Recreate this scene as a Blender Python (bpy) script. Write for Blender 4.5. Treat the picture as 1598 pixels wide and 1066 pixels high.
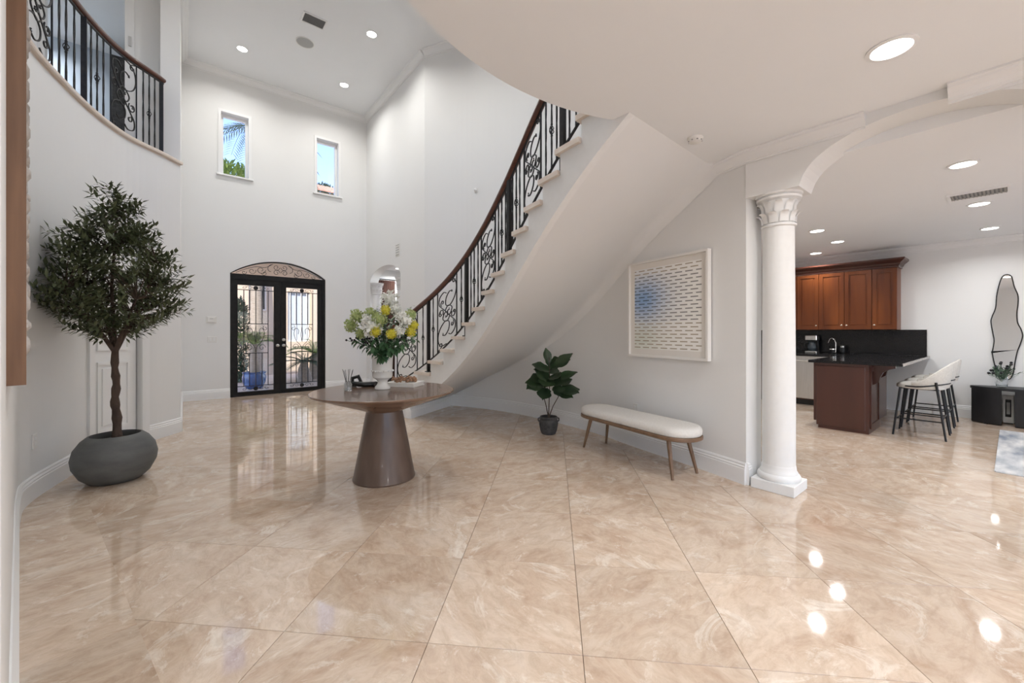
import bpy, bmesh, math, random
from mathutils import Vector, Matrix
random.seed(7)
for o in list(bpy.data.objects): bpy.data.objects.remove(o)
SC = bpy.context.scene
COL = SC.collection
PI = math.pi
# ------------------------------------------------------------------ camera
F, HY, CX, CH = 635.0, 518.0, 799.0, 1.32      # focal length, horizon, centre in photo pixels; camera height
BEAR = math.radians(50.9)
FX, FY, RX, RY = math.cos(BEAR), math.sin(BEAR), math.sin(BEAR), -math.cos(BEAR)
cam = bpy.data.cameras.new('camera'); camo = bpy.data.objects.new('camera', cam); COL.objects.link(camo)
camo.location = (0, 0, CH); camo.rotation_euler = (PI/2, 0, -math.atan2(FX, FY))
cam.sensor_width = 36; cam.lens = 36*F/1598; cam.shift_y = (HY-533)/1598
cam.clip_start = .05; cam.clip_end = 500
SC.camera = camo
# ------------------------------------------------------------------ world, sun, exposure
W = bpy.data.worlds.new('sky'); SC.world = W; W.use_nodes = True
nt = W.node_tree; nt.nodes.clear()
wo = nt.nodes.new('ShaderNodeOutputWorld'); bg = nt.nodes.new('ShaderNodeBackground')
sk = nt.nodes.new('ShaderNodeTexSky'); sk.sky_type = 'NISHITA'; sk.sun_disc = False
sk.sun_elevation = math.radians(52); sk.sun_rotation = math.radians(205); sk.air_density = 1.0; sk.ozone_density = 3.0; sk.dust_density = .15
bg.inputs['Strength'].default_value = .45
tn = nt.nodes.new('ShaderNodeMix'); tn.data_type = 'RGBA'; tn.blend_type = 'MULTIPLY'; tn.inputs[0].default_value = 1; tn.inputs[7].default_value = (1.05, .93, 1.02, 1)
nt.links.new(sk.outputs[0], tn.inputs[6]); nt.links.new(tn.outputs[2], bg.inputs['Color']); nt.links.new(bg.outputs[0], wo.inputs['Surface'])
sun = bpy.data.lights.new('sun', 'SUN'); sun.energy = 6.0; sun.angle = .02; sun.color = (1, .95, .87)
suno = bpy.data.objects.new('sun', sun); COL.objects.link(suno)
suno.rotation_euler = Vector((.42, .62, -.95)).to_track_quat('-Z', 'Y').to_euler()
LAMP = 1.0                                       # one dial for all recessed lamps
vs = SC.view_settings
vs.view_transform = 'Standard'; vs.look = 'None'; vs.gamma = 1; vs.use_curve_mapping = False; vs.exposure = 0.35

# ------------------------------------------------------------------ helpers
MATS = {}
def mat(name, col, rough=.5, metal=0, spec=.5, noise=None, bump=None, emit=None, trans=0, coat=0, vcol=False):
    m = bpy.data.materials.new(name); m.use_nodes = True; MATS[name] = m
    n = m.node_tree.nodes; l = m.node_tree.links; p = n['Principled BSDF']
    p.inputs['Base Color'].default_value = (*col, 1); p.inputs['Roughness'].default_value = rough
    p.inputs['Metallic'].default_value = metal; p.inputs['Specular IOR Level'].default_value = spec
    p.inputs['Coat Weight'].default_value = coat
    tc = n.new('ShaderNodeTexCoord')
    if noise:                                    # (second colour, scale, stretch xyz, detail)
        c2, sc, st, det = noise
        mp = n.new('ShaderNodeMapping'); mp.inputs['Scale'].default_value = st
        tx = n.new('ShaderNodeTexNoise'); tx.inputs['Scale'].default_value = sc; tx.inputs['Detail'].default_value = det
        cr = n.new('ShaderNodeValToRGB'); cr.color_ramp.elements[0].color = (*col, 1); cr.color_ramp.elements[1].color = (*c2, 1)
        cr.color_ramp.elements[0].position = .32; cr.color_ramp.elements[1].position = .68
        l.new(tc.outputs['Object'], mp.inputs[0]); l.new(mp.outputs[0], tx.inputs[0]); l.new(tx.outputs[0], cr.inputs[0])
        l.new(cr.outputs[0], p.inputs['Base Color'])
    if vcol:
        at = n.new('ShaderNodeVertexColor'); at.layer_name = 'Col'; l.new(at.outputs[0], p.inputs['Base Color'])
    if bump:
        sc, st = bump
        tb = n.new('ShaderNodeTexNoise'); tb.inputs['Scale'].default_value = sc; tb.inputs['Detail'].default_value = 4
        b = n.new('ShaderNodeBump'); b.inputs['Strength'].default_value = st; b.inputs['Distance'].default_value = .01
        l.new(tc.outputs['Object'], tb.inputs[0]); l.new(tb.outputs[0], b.inputs['Height']); l.new(b.outputs[0], p.inputs['Normal'])
    if emit:
        p.inputs['Emission Color'].default_value = (*emit[0], 1); p.inputs['Emission Strength'].default_value = emit[1]
    if trans: p.inputs['Transmission Weight'].default_value = trans
    return m
def glassmat(name, tint=(.96, .98, .98), refl=.07):
    m = bpy.data.materials.new(name); m.use_nodes = True; MATS[name] = m
    n = m.node_tree.nodes; l = m.node_tree.links; n.clear()
    o = n.new('ShaderNodeOutputMaterial'); mx = n.new('ShaderNodeMixShader'); t = n.new('ShaderNodeBsdfTransparent'); g = n.new('ShaderNodeBsdfGlossy')
    t.inputs[0].default_value = (*tint, 1); g.inputs['Roughness'].default_value = .02; mx.inputs[0].default_value = refl
    l.new(t.outputs[0], mx.inputs[1]); l.new(g.outputs[0], mx.inputs[2]); l.new(mx.outputs[0], o.inputs[0])
    return m
WL = {}                                          # world location of each object's origin
def V3(p): return Vector((p[0], p[1], p[2]))
class MB:
    def __init__(s, M=None): s.v = []; s.f = []; s.c = []; s.M = M; s.col = None
    def add(s, vs_, fs):
        b = len(s.v)
        for p in vs_:
            p = V3(p); s.v.append(s.M @ p if s.M else p)
        for f in fs: s.f.append([b+i for i in f]); s.c.append(s.col)
        return s
    def box(s, x0, x1, y0, y1, z0, z1):
        return s.add([(x, y, z) for z in (z0, z1) for x, y in ((x0, y0), (x1, y0), (x1, y1), (x0, y1))],
                     [(3, 2, 1, 0), (4, 5, 6, 7), (0, 1, 5, 4), (1, 2, 6, 5), (2, 3, 7, 6), (3, 0, 4, 7)])
    def rbox(s, x0, x1, y0, y1, z0, z1, b=.01):      # box with chamfered edges, by a convex hull of 24 points
        bm = bmesh.new()
        for x in (x0, x1):
            for y in (y0, y1):
                for z in (z0, z1):
                    ix = b if x == x0 else -b; iy = b if y == y0 else -b; iz = b if z == z0 else -b
                    bm.verts.new((x, y+iy, z+iz)); bm.verts.new((x+ix, y, z+iz)); bm.verts.new((x+ix, y+iy, z))
        bmesh.ops.convex_hull(bm, input=bm.verts); bmesh.ops.dissolve_limit(bm, angle_limit=.01, verts=bm.verts, edges=bm.edges)
        bm.verts.index_update(); s.add([v.co.copy() for v in bm.verts], [[v.index for v in f.verts] for f in bm.faces]); bm.free(); return s
    def hexa(s, lo, hi):                             # two quads lo (bottom), hi (top)
        return s.add(list(lo)+list(hi), [(3, 2, 1, 0), (4, 5, 6, 7), (0, 1, 5, 4), (1, 2, 6, 5), (2, 3, 7, 6), (3, 0, 4, 7)])
    def prism(s, poly, z0, z1):
        n = len(poly)
        return s.add([(x, y, z0) for x, y in poly]+[(x, y, z1) for x, y in poly],
                     [list(range(n))[::-1], list(range(n, 2*n))]+[(i, (i+1) % n, n+(i+1) % n, n+i) for i in range(n)])
    def tube(s, pts, r, n=6, caps=True, closed=False, rot=0, twist=0, sq=None):
        pts = [V3(p) for p in pts]; k = len(pts)
        rr = r if isinstance(r, (list, tuple)) else [r]*k
        vs_ = []; up = None
        for i, p in enumerate(pts):
            if closed: t = pts[(i+1) % k]-pts[i-1]
            else: t = pts[min(i+1, k-1)]-pts[max(i-1, 0)]
            if t.length < 1e-9: t = Vector((0, 0, 1))
            t.normalize()
            if up is None:
                up = Vector((0, 0, 1)) if abs(t.z) < .9 else Vector((1, 0, 0))
            a = up-t*up.dot(t)
            if a.length < 1e-6: a = t.orthogonal()
            a.normalize(); up = a; b = t.cross(a)
            for j in range(n):
                an = rot+twist*i+2*PI*j/n
                if sq: vs_.append(p+a*(math.cos(an)*rr[i]*sq[0])+b*(math.sin(an)*rr[i]*sq[1]))
                else: vs_.append(p+a*(math.cos(an)*rr[i])+b*(math.sin(an)*rr[i]))
        fs = []
        for i in range(k if closed else k-1):
            for j in range(n):
                q = (i+1) % k
                fs.append((i*n+j, i*n+(j+1) % n, q*n+(j+1) % n, q*n+j))
        if caps and not closed: fs += [list(range(n))[::-1], list(range((k-1)*n, k*n))]
        return s.add(vs_, fs)
    def lathe(s, prof, c=(0, 0, 0), n=32, sx=1, sy=1):
        k = len(prof); vs_ = []; fs = []
        for r, z in prof:
            for j in range(n):
                a = 2*PI*j/n; vs_.append((c[0]+r*sx*math.cos(a), c[1]+r*sy*math.sin(a), c[2]+z))
        for i in range(k-1):
            for j in range(n): fs.append((i*n+j, i*n+(j+1) % n, (i+1)*n+(j+1) % n, (i+1)*n+j))
        if prof[0][0] > 1e-5: fs.append(list(range(n))[::-1])
        if prof[-1][0] > 1e-5: fs.append(list(range((k-1)*n, k*n)))
        return s.add(vs_, fs)
    def ball(s, c, r, n=10, m=6):
        rx, ry, rz = r if isinstance(r, tuple) else (r, r, r)
        return s.add([(c[0]+rx*math.sin(PI*i/m)*math.cos(2*PI*j/n), c[1]+ry*math.sin(PI*i/m)*math.sin(2*PI*j/n), c[2]+rz*math.cos(PI*i/m)) for i in range(m+1) for j in range(n)],
                     [(i*n+j, i*n+(j+1) % n, (i+1)*n+(j+1) % n, (i+1)*n+j)[::-1] for i in range(m) for j in range(n)])
    def leaf(s, p, d, up, L, w, droop=.15, fold=.15, n=2):
        p = V3(p); d = V3(d).normalized(); sd = d.cross(V3(up))
        if sd.length < 1e-4: sd = d.orthogonal()
        sd.normalize(); nn = sd.cross(d)
        vs_ = [p]; fs = []
        prof = {2: (.9, 1.0), 1: (1.0,), 4: (.55, .95, 1.0, .7)}[n]
        for i in range(n):
            t = (i+1)/(n+1); c = p+d*(L*t)-nn*(droop*L*t*t); h = w*.5*prof[i]
            vs_ += [c+sd*h+nn*(fold*h), c, c-sd*h+nn*(fold*h)]
        vs_.append(p+d*L-nn*(droop*L)); e = len(vs_)-1
        fs += [(0, 1, 2), (0, 2, 3)]
        for i in range(n-1):
            a = 1+3*i; fs += [(a, a+3, a+4, a+1), (a+1, a+4, a+5, a+2)]
        a = 1+3*(n-1); fs += [(a, e, a+1), (a+1, e, a+2)]
        return s.add(vs_, fs)
    def build(s, name, m, parent=None, smooth=False, angle=40, origin=None):
        if parent is not None: o0 = WL[parent]
        elif origin is not None: o0 = V3(origin)
        else:
            xs = [v.x for v in s.v]; ys = [v.y for v in s.v]
            o0 = Vector(((min(xs)+max(xs))/2, (min(ys)+max(ys))/2, min(v.z for v in s.v)))
        me = bpy.data.meshes.new(name); me.from_pydata([v-o0 for v in s.v], [], s.f); 
        if any(c is not None for c in s.c):
            ca = me.color_attributes.new('Col', 'FLOAT_COLOR', 'CORNER'); k = 0
            for f, c in zip(me.polygons, s.c):
                for _ in f.loop_indices: ca.data[k].color = (*(c or (1, 1, 1)), 1); k += 1
        if smooth:
            me.polygons.foreach_set('use_smooth', [True]*len(me.polygons)); me.set_sharp_from_angle(angle=math.radians(angle))
        me.materials.append(MATS[m]); me.update()
        o = bpy.data.objects.new(name, me); COL.objects.link(o)
        if parent is not None: o.parent = parent
        else: o.location = o0
        WL[o] = o0.copy()
        return o
def tag(o, label, cat, group=None, kind=None):
    o['label'] = label; o['category'] = cat
    if group: o['group'] = group
    if kind: o['kind'] = kind
    return o
def thing(name, loc, label, cat, group=None, kind=None):
    o = bpy.data.objects.new(name, None); o.empty_display_size = .1; COL.objects.link(o); o.location = loc; WL[o] = V3(loc)
    return tag(o, label, cat, group, kind)
def stuff(o): o['kind'] = 'stuff'; return o
def dup(root, loc, label=None, group=None):
    r = root.copy(); COL.objects.link(r); r.location = loc; WL[r] = V3(loc)
    if label: r['label'] = label
    if group: r['group'] = group
    for ch in list(root.children):
        c = ch.copy(); COL.objects.link(c); c.parent = r
        for g in list(ch.children):
            d = g.copy(); COL.objects.link(d); d.parent = c
    return r
# --- paths in plan. Walk with the room on the right hand: room side normal = (ty, -tx)
def spline(P, n=10):
    out = []
    for i in range(len(P)-1):
        p0 = Vector(P[max(i-1, 0)]); p1 = Vector(P[i]); p2 = Vector(P[i+1]); p3 = Vector(P[min(i+2, len(P)-1)])
        for k in range(n):
            t = k/n
            out.append(.5*((2*p1)+(p2-p0)*t+(2*p0-5*p1+4*p2-p3)*t*t+(3*p1-p0-3*p2+p3)*t**3))
    out.append(Vector(P[-1])); return out
class Path:
    def __init__(s, pts):
        s.p = [Vector(q) for q in pts]; s.u = [0]
        for a, b in zip(s.p, s.p[1:]): s.u.append(s.u[-1]+(b-a).length)
        s.L = s.u[-1]; s.n = []
        for i in range(len(s.p)):
            ns = []
            if i > 0: d = (s.p[i]-s.p[i-1]).normalized(); ns.append(Vector((d.y, -d.x)))
            if i < len(s.p)-1: d = (s.p[i+1]-s.p[i]).normalized(); ns.append(Vector((d.y, -d.x)))
            v = sum(ns, Vector((0, 0)))/len(ns); v = v.normalized(); v = v/max(.5, v.dot(ns[0])); s.n.append(v)
    def at(s, u, off=0):
        u = max(0, min(s.L, u)); i = 0
        while i < len(s.u)-2 and s.u[i+1] < u: i += 1
        t = (u-s.u[i])/max(1e-9, s.u[i+1]-s.u[i])
        return s.p[i].lerp(s.p[i+1], t)+s.n[i].lerp(s.n[i+1], t)*off
    def near(s, x, y):
        return min((((s.at(s.L*k/2000)-Vector((x, y))).length, s.L*k/2000) for k in range(2001)))[1]
    def breaks(s, a=0, b=None, extra=()):
        b = s.L if b is None else b
        q = sorted([a, b]+[u for u in s.u if a < u < b]+[u for u in extra if a < u < b]); r = [q[0]]
        for u in q[1:]:
            if u-r[-1] > 1e-5: r.append(u)
        return r
def wall(mb, path, z0, z1, th=.2, openings=(), a=0, b=None):
    """openings: (u0, u1, zbottom, top) with top a number or a function of u"""
    ex = []
    for o in openings:
        ex += [o[0], o[1]]
        if callable(o[3]): ex += [o[0]+(o[1]-o[0])*.5*(1-math.cos(PI*k/24)) for k in range(25)]+[o[0]+(o[1]-o[0])*k/60 for k in range(61)]
    br = path.breaks(a, b, ex)
    for ua, ub in zip(br, br[1:]):
        um = (ua+ub)/2; seg = [(z0, z0)]
        for o in sorted([o for o in openings if o[0] < um < o[1]], key=lambda q: q[2]):
            tf = o[3] if callable(o[3]) else (lambda u, t=o[3]: t)
            seg += [(o[2], o[2]), (tf(ua+1e-6), tf(ub-1e-6))]
        seg.append((z1, z1))
        A, B, C, D = path.at(ua), path.at(ub), path.at(ub, -th), path.at(ua, -th)
        for k in range(0, len(seg), 2):
            lo, hi = seg[k], seg[k+1]
            if max(hi[0]-lo[0], hi[1]-lo[1]) < 1e-4: continue
            mb.hexa([(D.x, D.y, lo[0]), (C.x, C.y, lo[1]), (B.x, B.y, lo[1]), (A.x, A.y, lo[0])],
                    [(D.x, D.y, hi[0]), (C.x, C.y, hi[1]), (B.x, B.y, hi[1]), (A.x, A.y, hi[0])])
    return mb
def sweep(mb, path, prof, a=0, b=None, z=0):
    br = path.breaks(a, b); n = len(prof); vs_ = []
    for u in br:
        for d, zz in prof:
            q = path.at(u, d); vs_.append((q.x, q.y, z+zz))
    fs = [(i*n+j, i*n+(j+1) % n, (i+1)*n+(j+1) % n, (i+1)*n+j) for i in range(len(br)-1) for j in range(n)]
    fs += [list(range(n))[::-1], list(range((len(br)-1)*n, len(br)*n))]
    return mb.add(vs_, fs)
BASE = [(0, 0), (.022, 0), (.022, .135), (.017, .143), (.020, .152), (.012, .166), (.014, .176), (.006, .19), (0, .19)]
CROWN = [(0, 0), (.10, 0), (.10, -.014), (.085, -.022), (.08, -.036), (.048, -.062), (.03, -.088), (.025, -.105), (.010, -.11), (.010, -.125), (0, -.125)]
def spiral(cx, cy, r0, r1, a0, a1, n=18):
    return [(cx+(r0+(r1-r0)*k/n)*math.cos(math.radians(a0+(a1-a0)*k/n)), cy+(r0+(r1-r0)*k/n)*math.sin(math.radians(a0+(a1-a0)*k/n))) for k in range(n+1)]
def catm(P, n=5): return [(p.x, p.y) for p in spline(P, n)]

# ------------------------------------------------------------------ materials
def floor_stone():
    m = bpy.data.materials.new('travertine'); m.use_nodes = True; MATS['travertine'] = m
    n = m.node_tree.nodes; l = m.node_tree.links; p = n['Principled BSDF']
    tc = n.new('ShaderNodeTexCoord'); oi = n.new('ShaderNodeObjectInfo')
    mul = n.new('ShaderNodeVectorMath'); mul.operation = 'SCALE'; mul.inputs[0].default_value = (37, 61, 0)
    l.new(oi.outputs['Random'], mul.inputs['Scale'])
    add = n.new('ShaderNodeVectorMath'); add.operation = 'ADD'; l.new(tc.outputs['Object'], add.inputs[0]); l.new(mul.outputs[0], add.inputs[1])
    def noise(scale, det, st, rough=.6, dist=0.):
        mp = n.new('ShaderNodeMapping'); mp.inputs['Scale'].default_value = st; mp.inputs['Rotation'].default_value = (0, 0, .5)
        t = n.new('ShaderNodeTexNoise'); t.inputs['Scale'].default_value = scale; t.inputs['Detail'].default_value = det
        t.inputs['Roughness'].default_value = rough; t.inputs['Distortion'].default_value = dist
        l.new(add.outputs[0], mp.inputs[0]); l.new(mp.outputs[0], t.inputs[0]); return t
    def ramp(src, els):
        r = n.new('ShaderNodeValToRGB'); e = r.color_ramp.elements
        e[0].position, e[0].color = els[0][0], (*els[0][1], 1); e[1].position, e[1].color = els[-1][0], (*els[-1][1], 1)
        for q, c in els[1:-1]: x = e.new(q); x.color = (*c, 1)
        l.new(src, r.inputs[0]); return r
    a = noise(1.7, 9, (1, 1.7, 1), .66, 1.4)
    ra = ramp(a.outputs[0], [(.22, (.44, .295, .195)), (.40, (.565, .43, .325)), (.55, (.64, .515, .405)), (.75, (.69, .58, .485))])
    b = noise(2.4, 8, (1, 1.3, 1), .74, 2.2)                                        # cream cloudy patches
    rb = ramp(b.outputs[0], [(.55, (0, 0, 0)), (.60, (.55, .55, .55)), (.70, (.95, .95, .95))])
    mx = n.new('ShaderNodeMix'); mx.data_type = 'RGBA'; mx.inputs[7].default_value = (.76, .68, .59, 1)
    l.new(rb.outputs[0], mx.inputs[0]); l.new(ra.outputs[0], mx.inputs[6])
    c = noise(9, 8, (1, 1.8, 1), .72, .8)                                            # fine mottling
    rc = ramp(c.outputs[0], [(.28, (.80, .76, .72)), (.58, (1.03, 1.03, 1.03))])
    m2 = n.new('ShaderNodeMix'); m2.data_type = 'RGBA'; m2.blend_type = 'MULTIPLY'; m2.inputs[0].default_value = 1
    l.new(mx.outputs[2], m2.inputs[6]); l.new(rc.outputs[0], m2.inputs[7])
    sh = n.new('ShaderNodeMapRange'); sh.inputs['To Min'].default_value = .93; sh.inputs['To Max'].default_value = 1.05   # each slab a little lighter or darker
    l.new(oi.outputs['Random'], sh.inputs['Value'])
    m3 = n.new('ShaderNodeMix'); m3.data_type = 'RGBA'; m3.blend_type = 'MULTIPLY'; m3.inputs[0].default_value = 1
    cb = n.new('ShaderNodeCombineColor')
    for k in range(3): l.new(sh.outputs[0], cb.inputs[k])
    l.new(m2.outputs[2], m3.inputs[6]); l.new(cb.outputs[0], m3.inputs[7]); l.new(m3.outputs[2], p.inputs['Base Color'])
    p.inputs['Roughness'].default_value = .055; p.inputs['Specular IOR Level'].default_value = .8
floor_stone()
mat('wall_paint', (.80, .80, .79), .6, noise=((.79, .79, .78), 1.5, (1, 1, 1), 2), bump=(260, .03))
mat('ceiling_paint', (.86, .87, .88), .7, noise=((.85, .86, .87), 1.5, (1, 1, 1), 2))
mat('hall_paint', (.55, .60, .66), .6, noise=((.53, .58, .64), 2, (1, 1, 1), 2))
mat('trim_paint', (.84, .84, .835), .35)
mat('plaster', (.83, .83, .82), .55, noise=((.81, .81, .80), 20, (1, 1, 1), 3))
mat('stone_tread', (.72, .61, .52), .35, noise=((.80, .72, .64), 6, (1, 1, 1), 4))
mat('grout', (.52, .41, .32), .8, noise=((.45, .35, .27), 30, (1, 1, 1), 2))
mat('mahogany', (.070, .020, .012), .3, noise=((.115, .034, .018), 8, (1, 1, 6), 4), coat=.3)
mat('iron', (.012, .011, .012), .42, metal=.4, noise=((.02, .019, .02), 30, (1, 1, 1), 2))
mat('bronze_door', (.007, .0065, .0065), .5, spec=.25, noise=((.014, .013, .012), 12, (1, 1, 1), 2))
mat('cherry', (.085, .021, .006), .35, spec=.35, noise=((.19, .052, .012), 5, (1, 1, .12), 5), coat=.08)
mat('cherry_dark', (.052, .016, .010), .32, noise=((.080, .024, .014), 3, (1, 1, .12), 5), coat=.25)
mat('granite', (.004, .004, .005), .12, spec=.3, noise=((.022, .021, .022), 90, (1, 1, 1), 3))
mat('edge_sheen', (.42, .38, .35), .2, noise=((.20, .17, .15), 60, (1, 1, 1), 4))  # sheen on the counter edge, painted as a lighter stone colour
mat('steel', (.55, .54, .52), .28, metal=1, noise=((.62, .61, .59), 4, (1, 40, 1), 2))
mat('chrome', (.8, .8, .8), .12, metal=1)
mat('brass', (.75, .70, .62), .2, metal=1)
mat('walnut', (.085, .052, .037), .32, noise=((.150, .098, .072), 5, (2, 2, .25), 6), coat=.15)
mat('walnut_top', (.125, .072, .048), .26, noise=((.20, .122, .082), 4, (.35, 3.0, 1), 6), coat=.2)
mat('bench_wood', (.15, .086, .048), .4, noise=((.22, .132, .078), 7, (.5, 2, 1), 5))
mat('boucle', (.80, .775, .735), .95, noise=((.74, .715, .67), 60, (1, 1, 1), 3), bump=(220, .5))
mat('ceramic', (.80, .79, .76), .25, noise=((.76, .75, .72), 9, (1, 1, 1), 3))
mat('concrete', (.095, .098, .095), .6, noise=((.14, .142, .138), 5, (1, 1, 2.5), 5), bump=(40, .1))
mat('soil', (.022, .015, .010), .95, noise=((.045, .03, .02), 40, (1, 1, 1), 4), bump=(60, .8))
mat('bark', (.050, .032, .024), .85, noise=((.10, .068, .052), 18, (1, 1, .3), 5), bump=(50, .8))
mat('olive_leaf', (.052, .068, .028), .5, noise=((.135, .158, .078), 5, (1, 1, 1), 3))
mat('fig_leaf', (.012, .028, .012), .38, noise=((.035, .068, .026), 4, (1, 1, 1), 3))
mat('dark_pot', (.035, .034, .034), .75, noise=((.075, .072, .07), 22, (1, 1, 1), 4), bump=(60, .5))
mat('flower_yellow', (.62, .54, .03), .6, noise=((.50, .47, .05), 40, (1, 1, 1), 2))
mat('flower_white', (.82, .82, .78), .6, noise=((.72, .74, .68), 30, (1, 1, 1), 2))
mat('flower_green', (.27, .36, .12), .6, noise=((.50, .54, .24), 25, (1, 1, 1), 2))
mat('leaf_green', (.035, .10, .045), .45, noise=((.075, .165, .07), 9, (1, 1, 1), 3))
mat('leaf_grey', (.36, .42, .34), .6, noise=((.50, .55, .46), 12, (1, 1, 1), 3))
mat('berry', (.012, .011, .014), .4)
mat('black_ceramic', (.010, .012, .012), .3)
mat('bead_wood', (.24, .12, .065), .5, noise=((.34, .19, .11), 20, (1, 1, 1), 3))
mat('book_cover', (.78, .76, .73), .4)
mat('paper', (.80, .77, .72), .8)
mat('frame_white', (.82, .80, .77), .35)
mat('print', (1, 1, 1), .5, vcol=True)
mat('frame_oak', (.12, .057, .027), .45, noise=((.21, .108, .055), 9, (3, 3, .25), 6))
mat('felt', (.56, .53, .50), .95, noise=((.36, .33, .31), 14, (1, 1, 1), 3), bump=(60, .6))
mat('stool_fabric', (.66, .63, .58), .85, noise=((.60, .57, .52), 50, (1, 1, 1), 2), bump=(200, .3))
mat('black_metal', (.010, .010, .011), .4, metal=.3)
mat('black_wood', (.010, .010, .011), .45, noise=((.016, .016, .018), 20, (1, 1, .2), 3))
mat('mirror', (.80, .82, .82), .02, metal=1)
mat('plastic_white', (.78, .77, .74), .4)
mat('grey_grille', (.42, .42, .41), .6)
mat('vent_dark', (.24, .24, .24), .7)
mat('screen', (.03, .032, .035), .12)
mat('curtain', (.045, .018, .012), .85, noise=((.075, .030, .020), 8, (1, 1, .1), 3))
mat('rug_weave', (.20, .23, .28), .95, noise=((.72, .71, .69), 3.0, (.6, 2.0, 1), 8), bump=(200, .4))
mat('light_lens', (1, 1, 1), .4, emit=((1, .96, .90), 14))
mat('stucco', (.62, .50, .39), .85, noise=((.66, .54, .43), 3, (1, 1, 1), 4), bump=(80, .3))
mat('stucco_white', (.70, .68, .65), .85, noise=((.66, .64, .61), 3, (1, 1, 1), 4))
mat('paver', (.62, .52, .44), .8, noise=((.70, .60, .52), 4, (1, 1, 1), 4))
mat('terracotta', (.50, .22, .14), .7, noise=((.62, .33, .23), 6, (1, 1, 1), 4))
mat('blue_glaze', (.012, .055, .20), .2, noise=((.03, .11, .33), 6, (1, 1, 1), 3))
mat('palm_leaf', (.11, .24, .05), .5, noise=((.28, .40, .10), 6, (1, 1, 1), 3))
mat('palm_dark', (.045, .085, .055), .5, noise=((.09, .15, .09), 6, (1, 1, 1), 3))
mat('palm_trunk', (.30, .25, .20), .85, noise=((.42, .36, .30), 12, (1, 1, 4), 4), bump=(40, .6))
mat('hedge_leaf', (.11, .21, .03), .6, noise=((.30, .38, .06), 7, (1, 1, 1), 3))
mat('jar_glass', (.9, .92, .92), .05, trans=.85)
mat('dark_glass', (.04, .05, .06), .08)
glassmat('window_glass'); glassmat('door_glass', (.95, .96, .95), .025)

# ------------------------------------------------------------------ plan of the house
LEFT = Path(spline([(-.22, 1.0), (-.343, 1.6), (-.494, 2.35), (-.70, 3.38), (-.890, 4.35), (-.925, 4.76), (-.835, 5.31), (-.693, 5.88), (-.485, 6.37), (-.186, 6.72), (-.01, 6.96)], 6))
RIGHT = Path(spline([(3.49, 6.85), (3.68, 6.5), (3.95, 6.0), (4.17, 5.3), (4.25, 4.6), (4.26, 4.2), (4.2, 3.4), (4.03, 2.65), (3.896, 1.92), (3.78, 1.45)], 6))
VL = Path([(-.01, 6.96), (0, 9.9)]); FR = Path([(-.2, 9.9), (7.0, 9.9)]); VR = Path([(3.49, 9.9), (3.49, 6.85)])
ZH, ZL, ZK, Z2 = 6.50, 2.87, 2.72, 3.57

# ------------------------------------------------------------------ floor with its slabs
fl = MB().box(-4.2, 9.6, -6.2, 10.1, -.15, -.012).build('floor', 'grout', origin=(2, 2, 0))
tag(fl, 'polished beige travertine floor laid in large square slabs', 'floor', kind='structure')
TS, GA = .65, .0024
TA = math.radians(5.9)
E1 = Vector((FX*math.cos(TA)+RX*math.sin(TA), FY*math.cos(TA)+RY*math.sin(TA))); E2 = Vector((E1.y, -E1.x))
T0 = Vector((FX*2.306+RX*.356, FY*2.306+RY*.356))
def proj(x, y, z):
    d = x*FX+y*FY; l_ = x*RX+y*RY
    return (CX+F*l_/d, HY-F*(z-CH)/d, d) if d > .15 else None
def inside(q):
    x, y = q
    if y > 10.2 or y < -6.3 or x > 9.7 or x < -4.3: return False
    if y > 6.9: return -.5 < x < 7.1
    if y > 1.4: return (-1.45 < x < 4.75) or (x > 4 and y < 5.3)
    return True
vis, hid = [], []
for i in range(-22, 22):
    for j in range(-22, 22):
        c = T0+E1*((i+.5)*TS)+E2*((j+.5)*TS)
        if not inside(c): continue
        pr = proj(c.x, c.y, 0)
        ok = pr and -260 < pr[0] < 1860 and pr[1] < 1420
        (vis if ok else hid).append((pr[2] if ok else 99, i, j, c))
vis.sort(key=lambda q: q[0]); hid += vis[300:]; vis = vis[:300]
h = TS/2-GA/2; b_ = .0006
tm = MB(); 
tm.add([(*(E1*a*(h-b_)+E2*b*(h-b_)), .0) for a, b in ((-1, -1), (-1, 1), (1, 1), (1, -1))]+[(*(E1*a*h+E2*b*h), -.0012) for a, b in ((-1, -1), (-1, 1), (1, 1), (1, -1))]+[(*(E1*a*h+E2*b*h), -.012) for a, b in ((-1, -1), (-1, 1), (1, 1), (1, -1))],
       [(0, 3, 2, 1), (0, 1, 5, 4), (1, 2, 6, 5), (2, 3, 7, 6), (3, 0, 4, 7), (4, 5, 9, 8), (5, 6, 10, 9), (6, 7, 11, 10), (7, 4, 8, 11)])
tm.f = [f[::-1] for f in tm.f]
t0 = tm.build('floor_slab', 'travertine', origin=(0, 0, 0))
t0.parent = fl
for k, (d, i, j, c) in enumerate(vis):
    o = t0 if k == 0 else t0.copy()
    if k: COL.objects.link(o)
    o.location = (c.x-2, c.y-2, 0); o.rotation_euler.z = PI/2*random.Random(k*7+3).randrange(4); WL[o] = Vector((c.x, c.y, 0))
hm = MB()
for d, i, j, c in hid:
    hm.add([(c.x+v.x, c.y+v.y, v.z) for v in tm.v], tm.f)
stuff(hm.build('floor_slab', 'travertine', fl))
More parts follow.
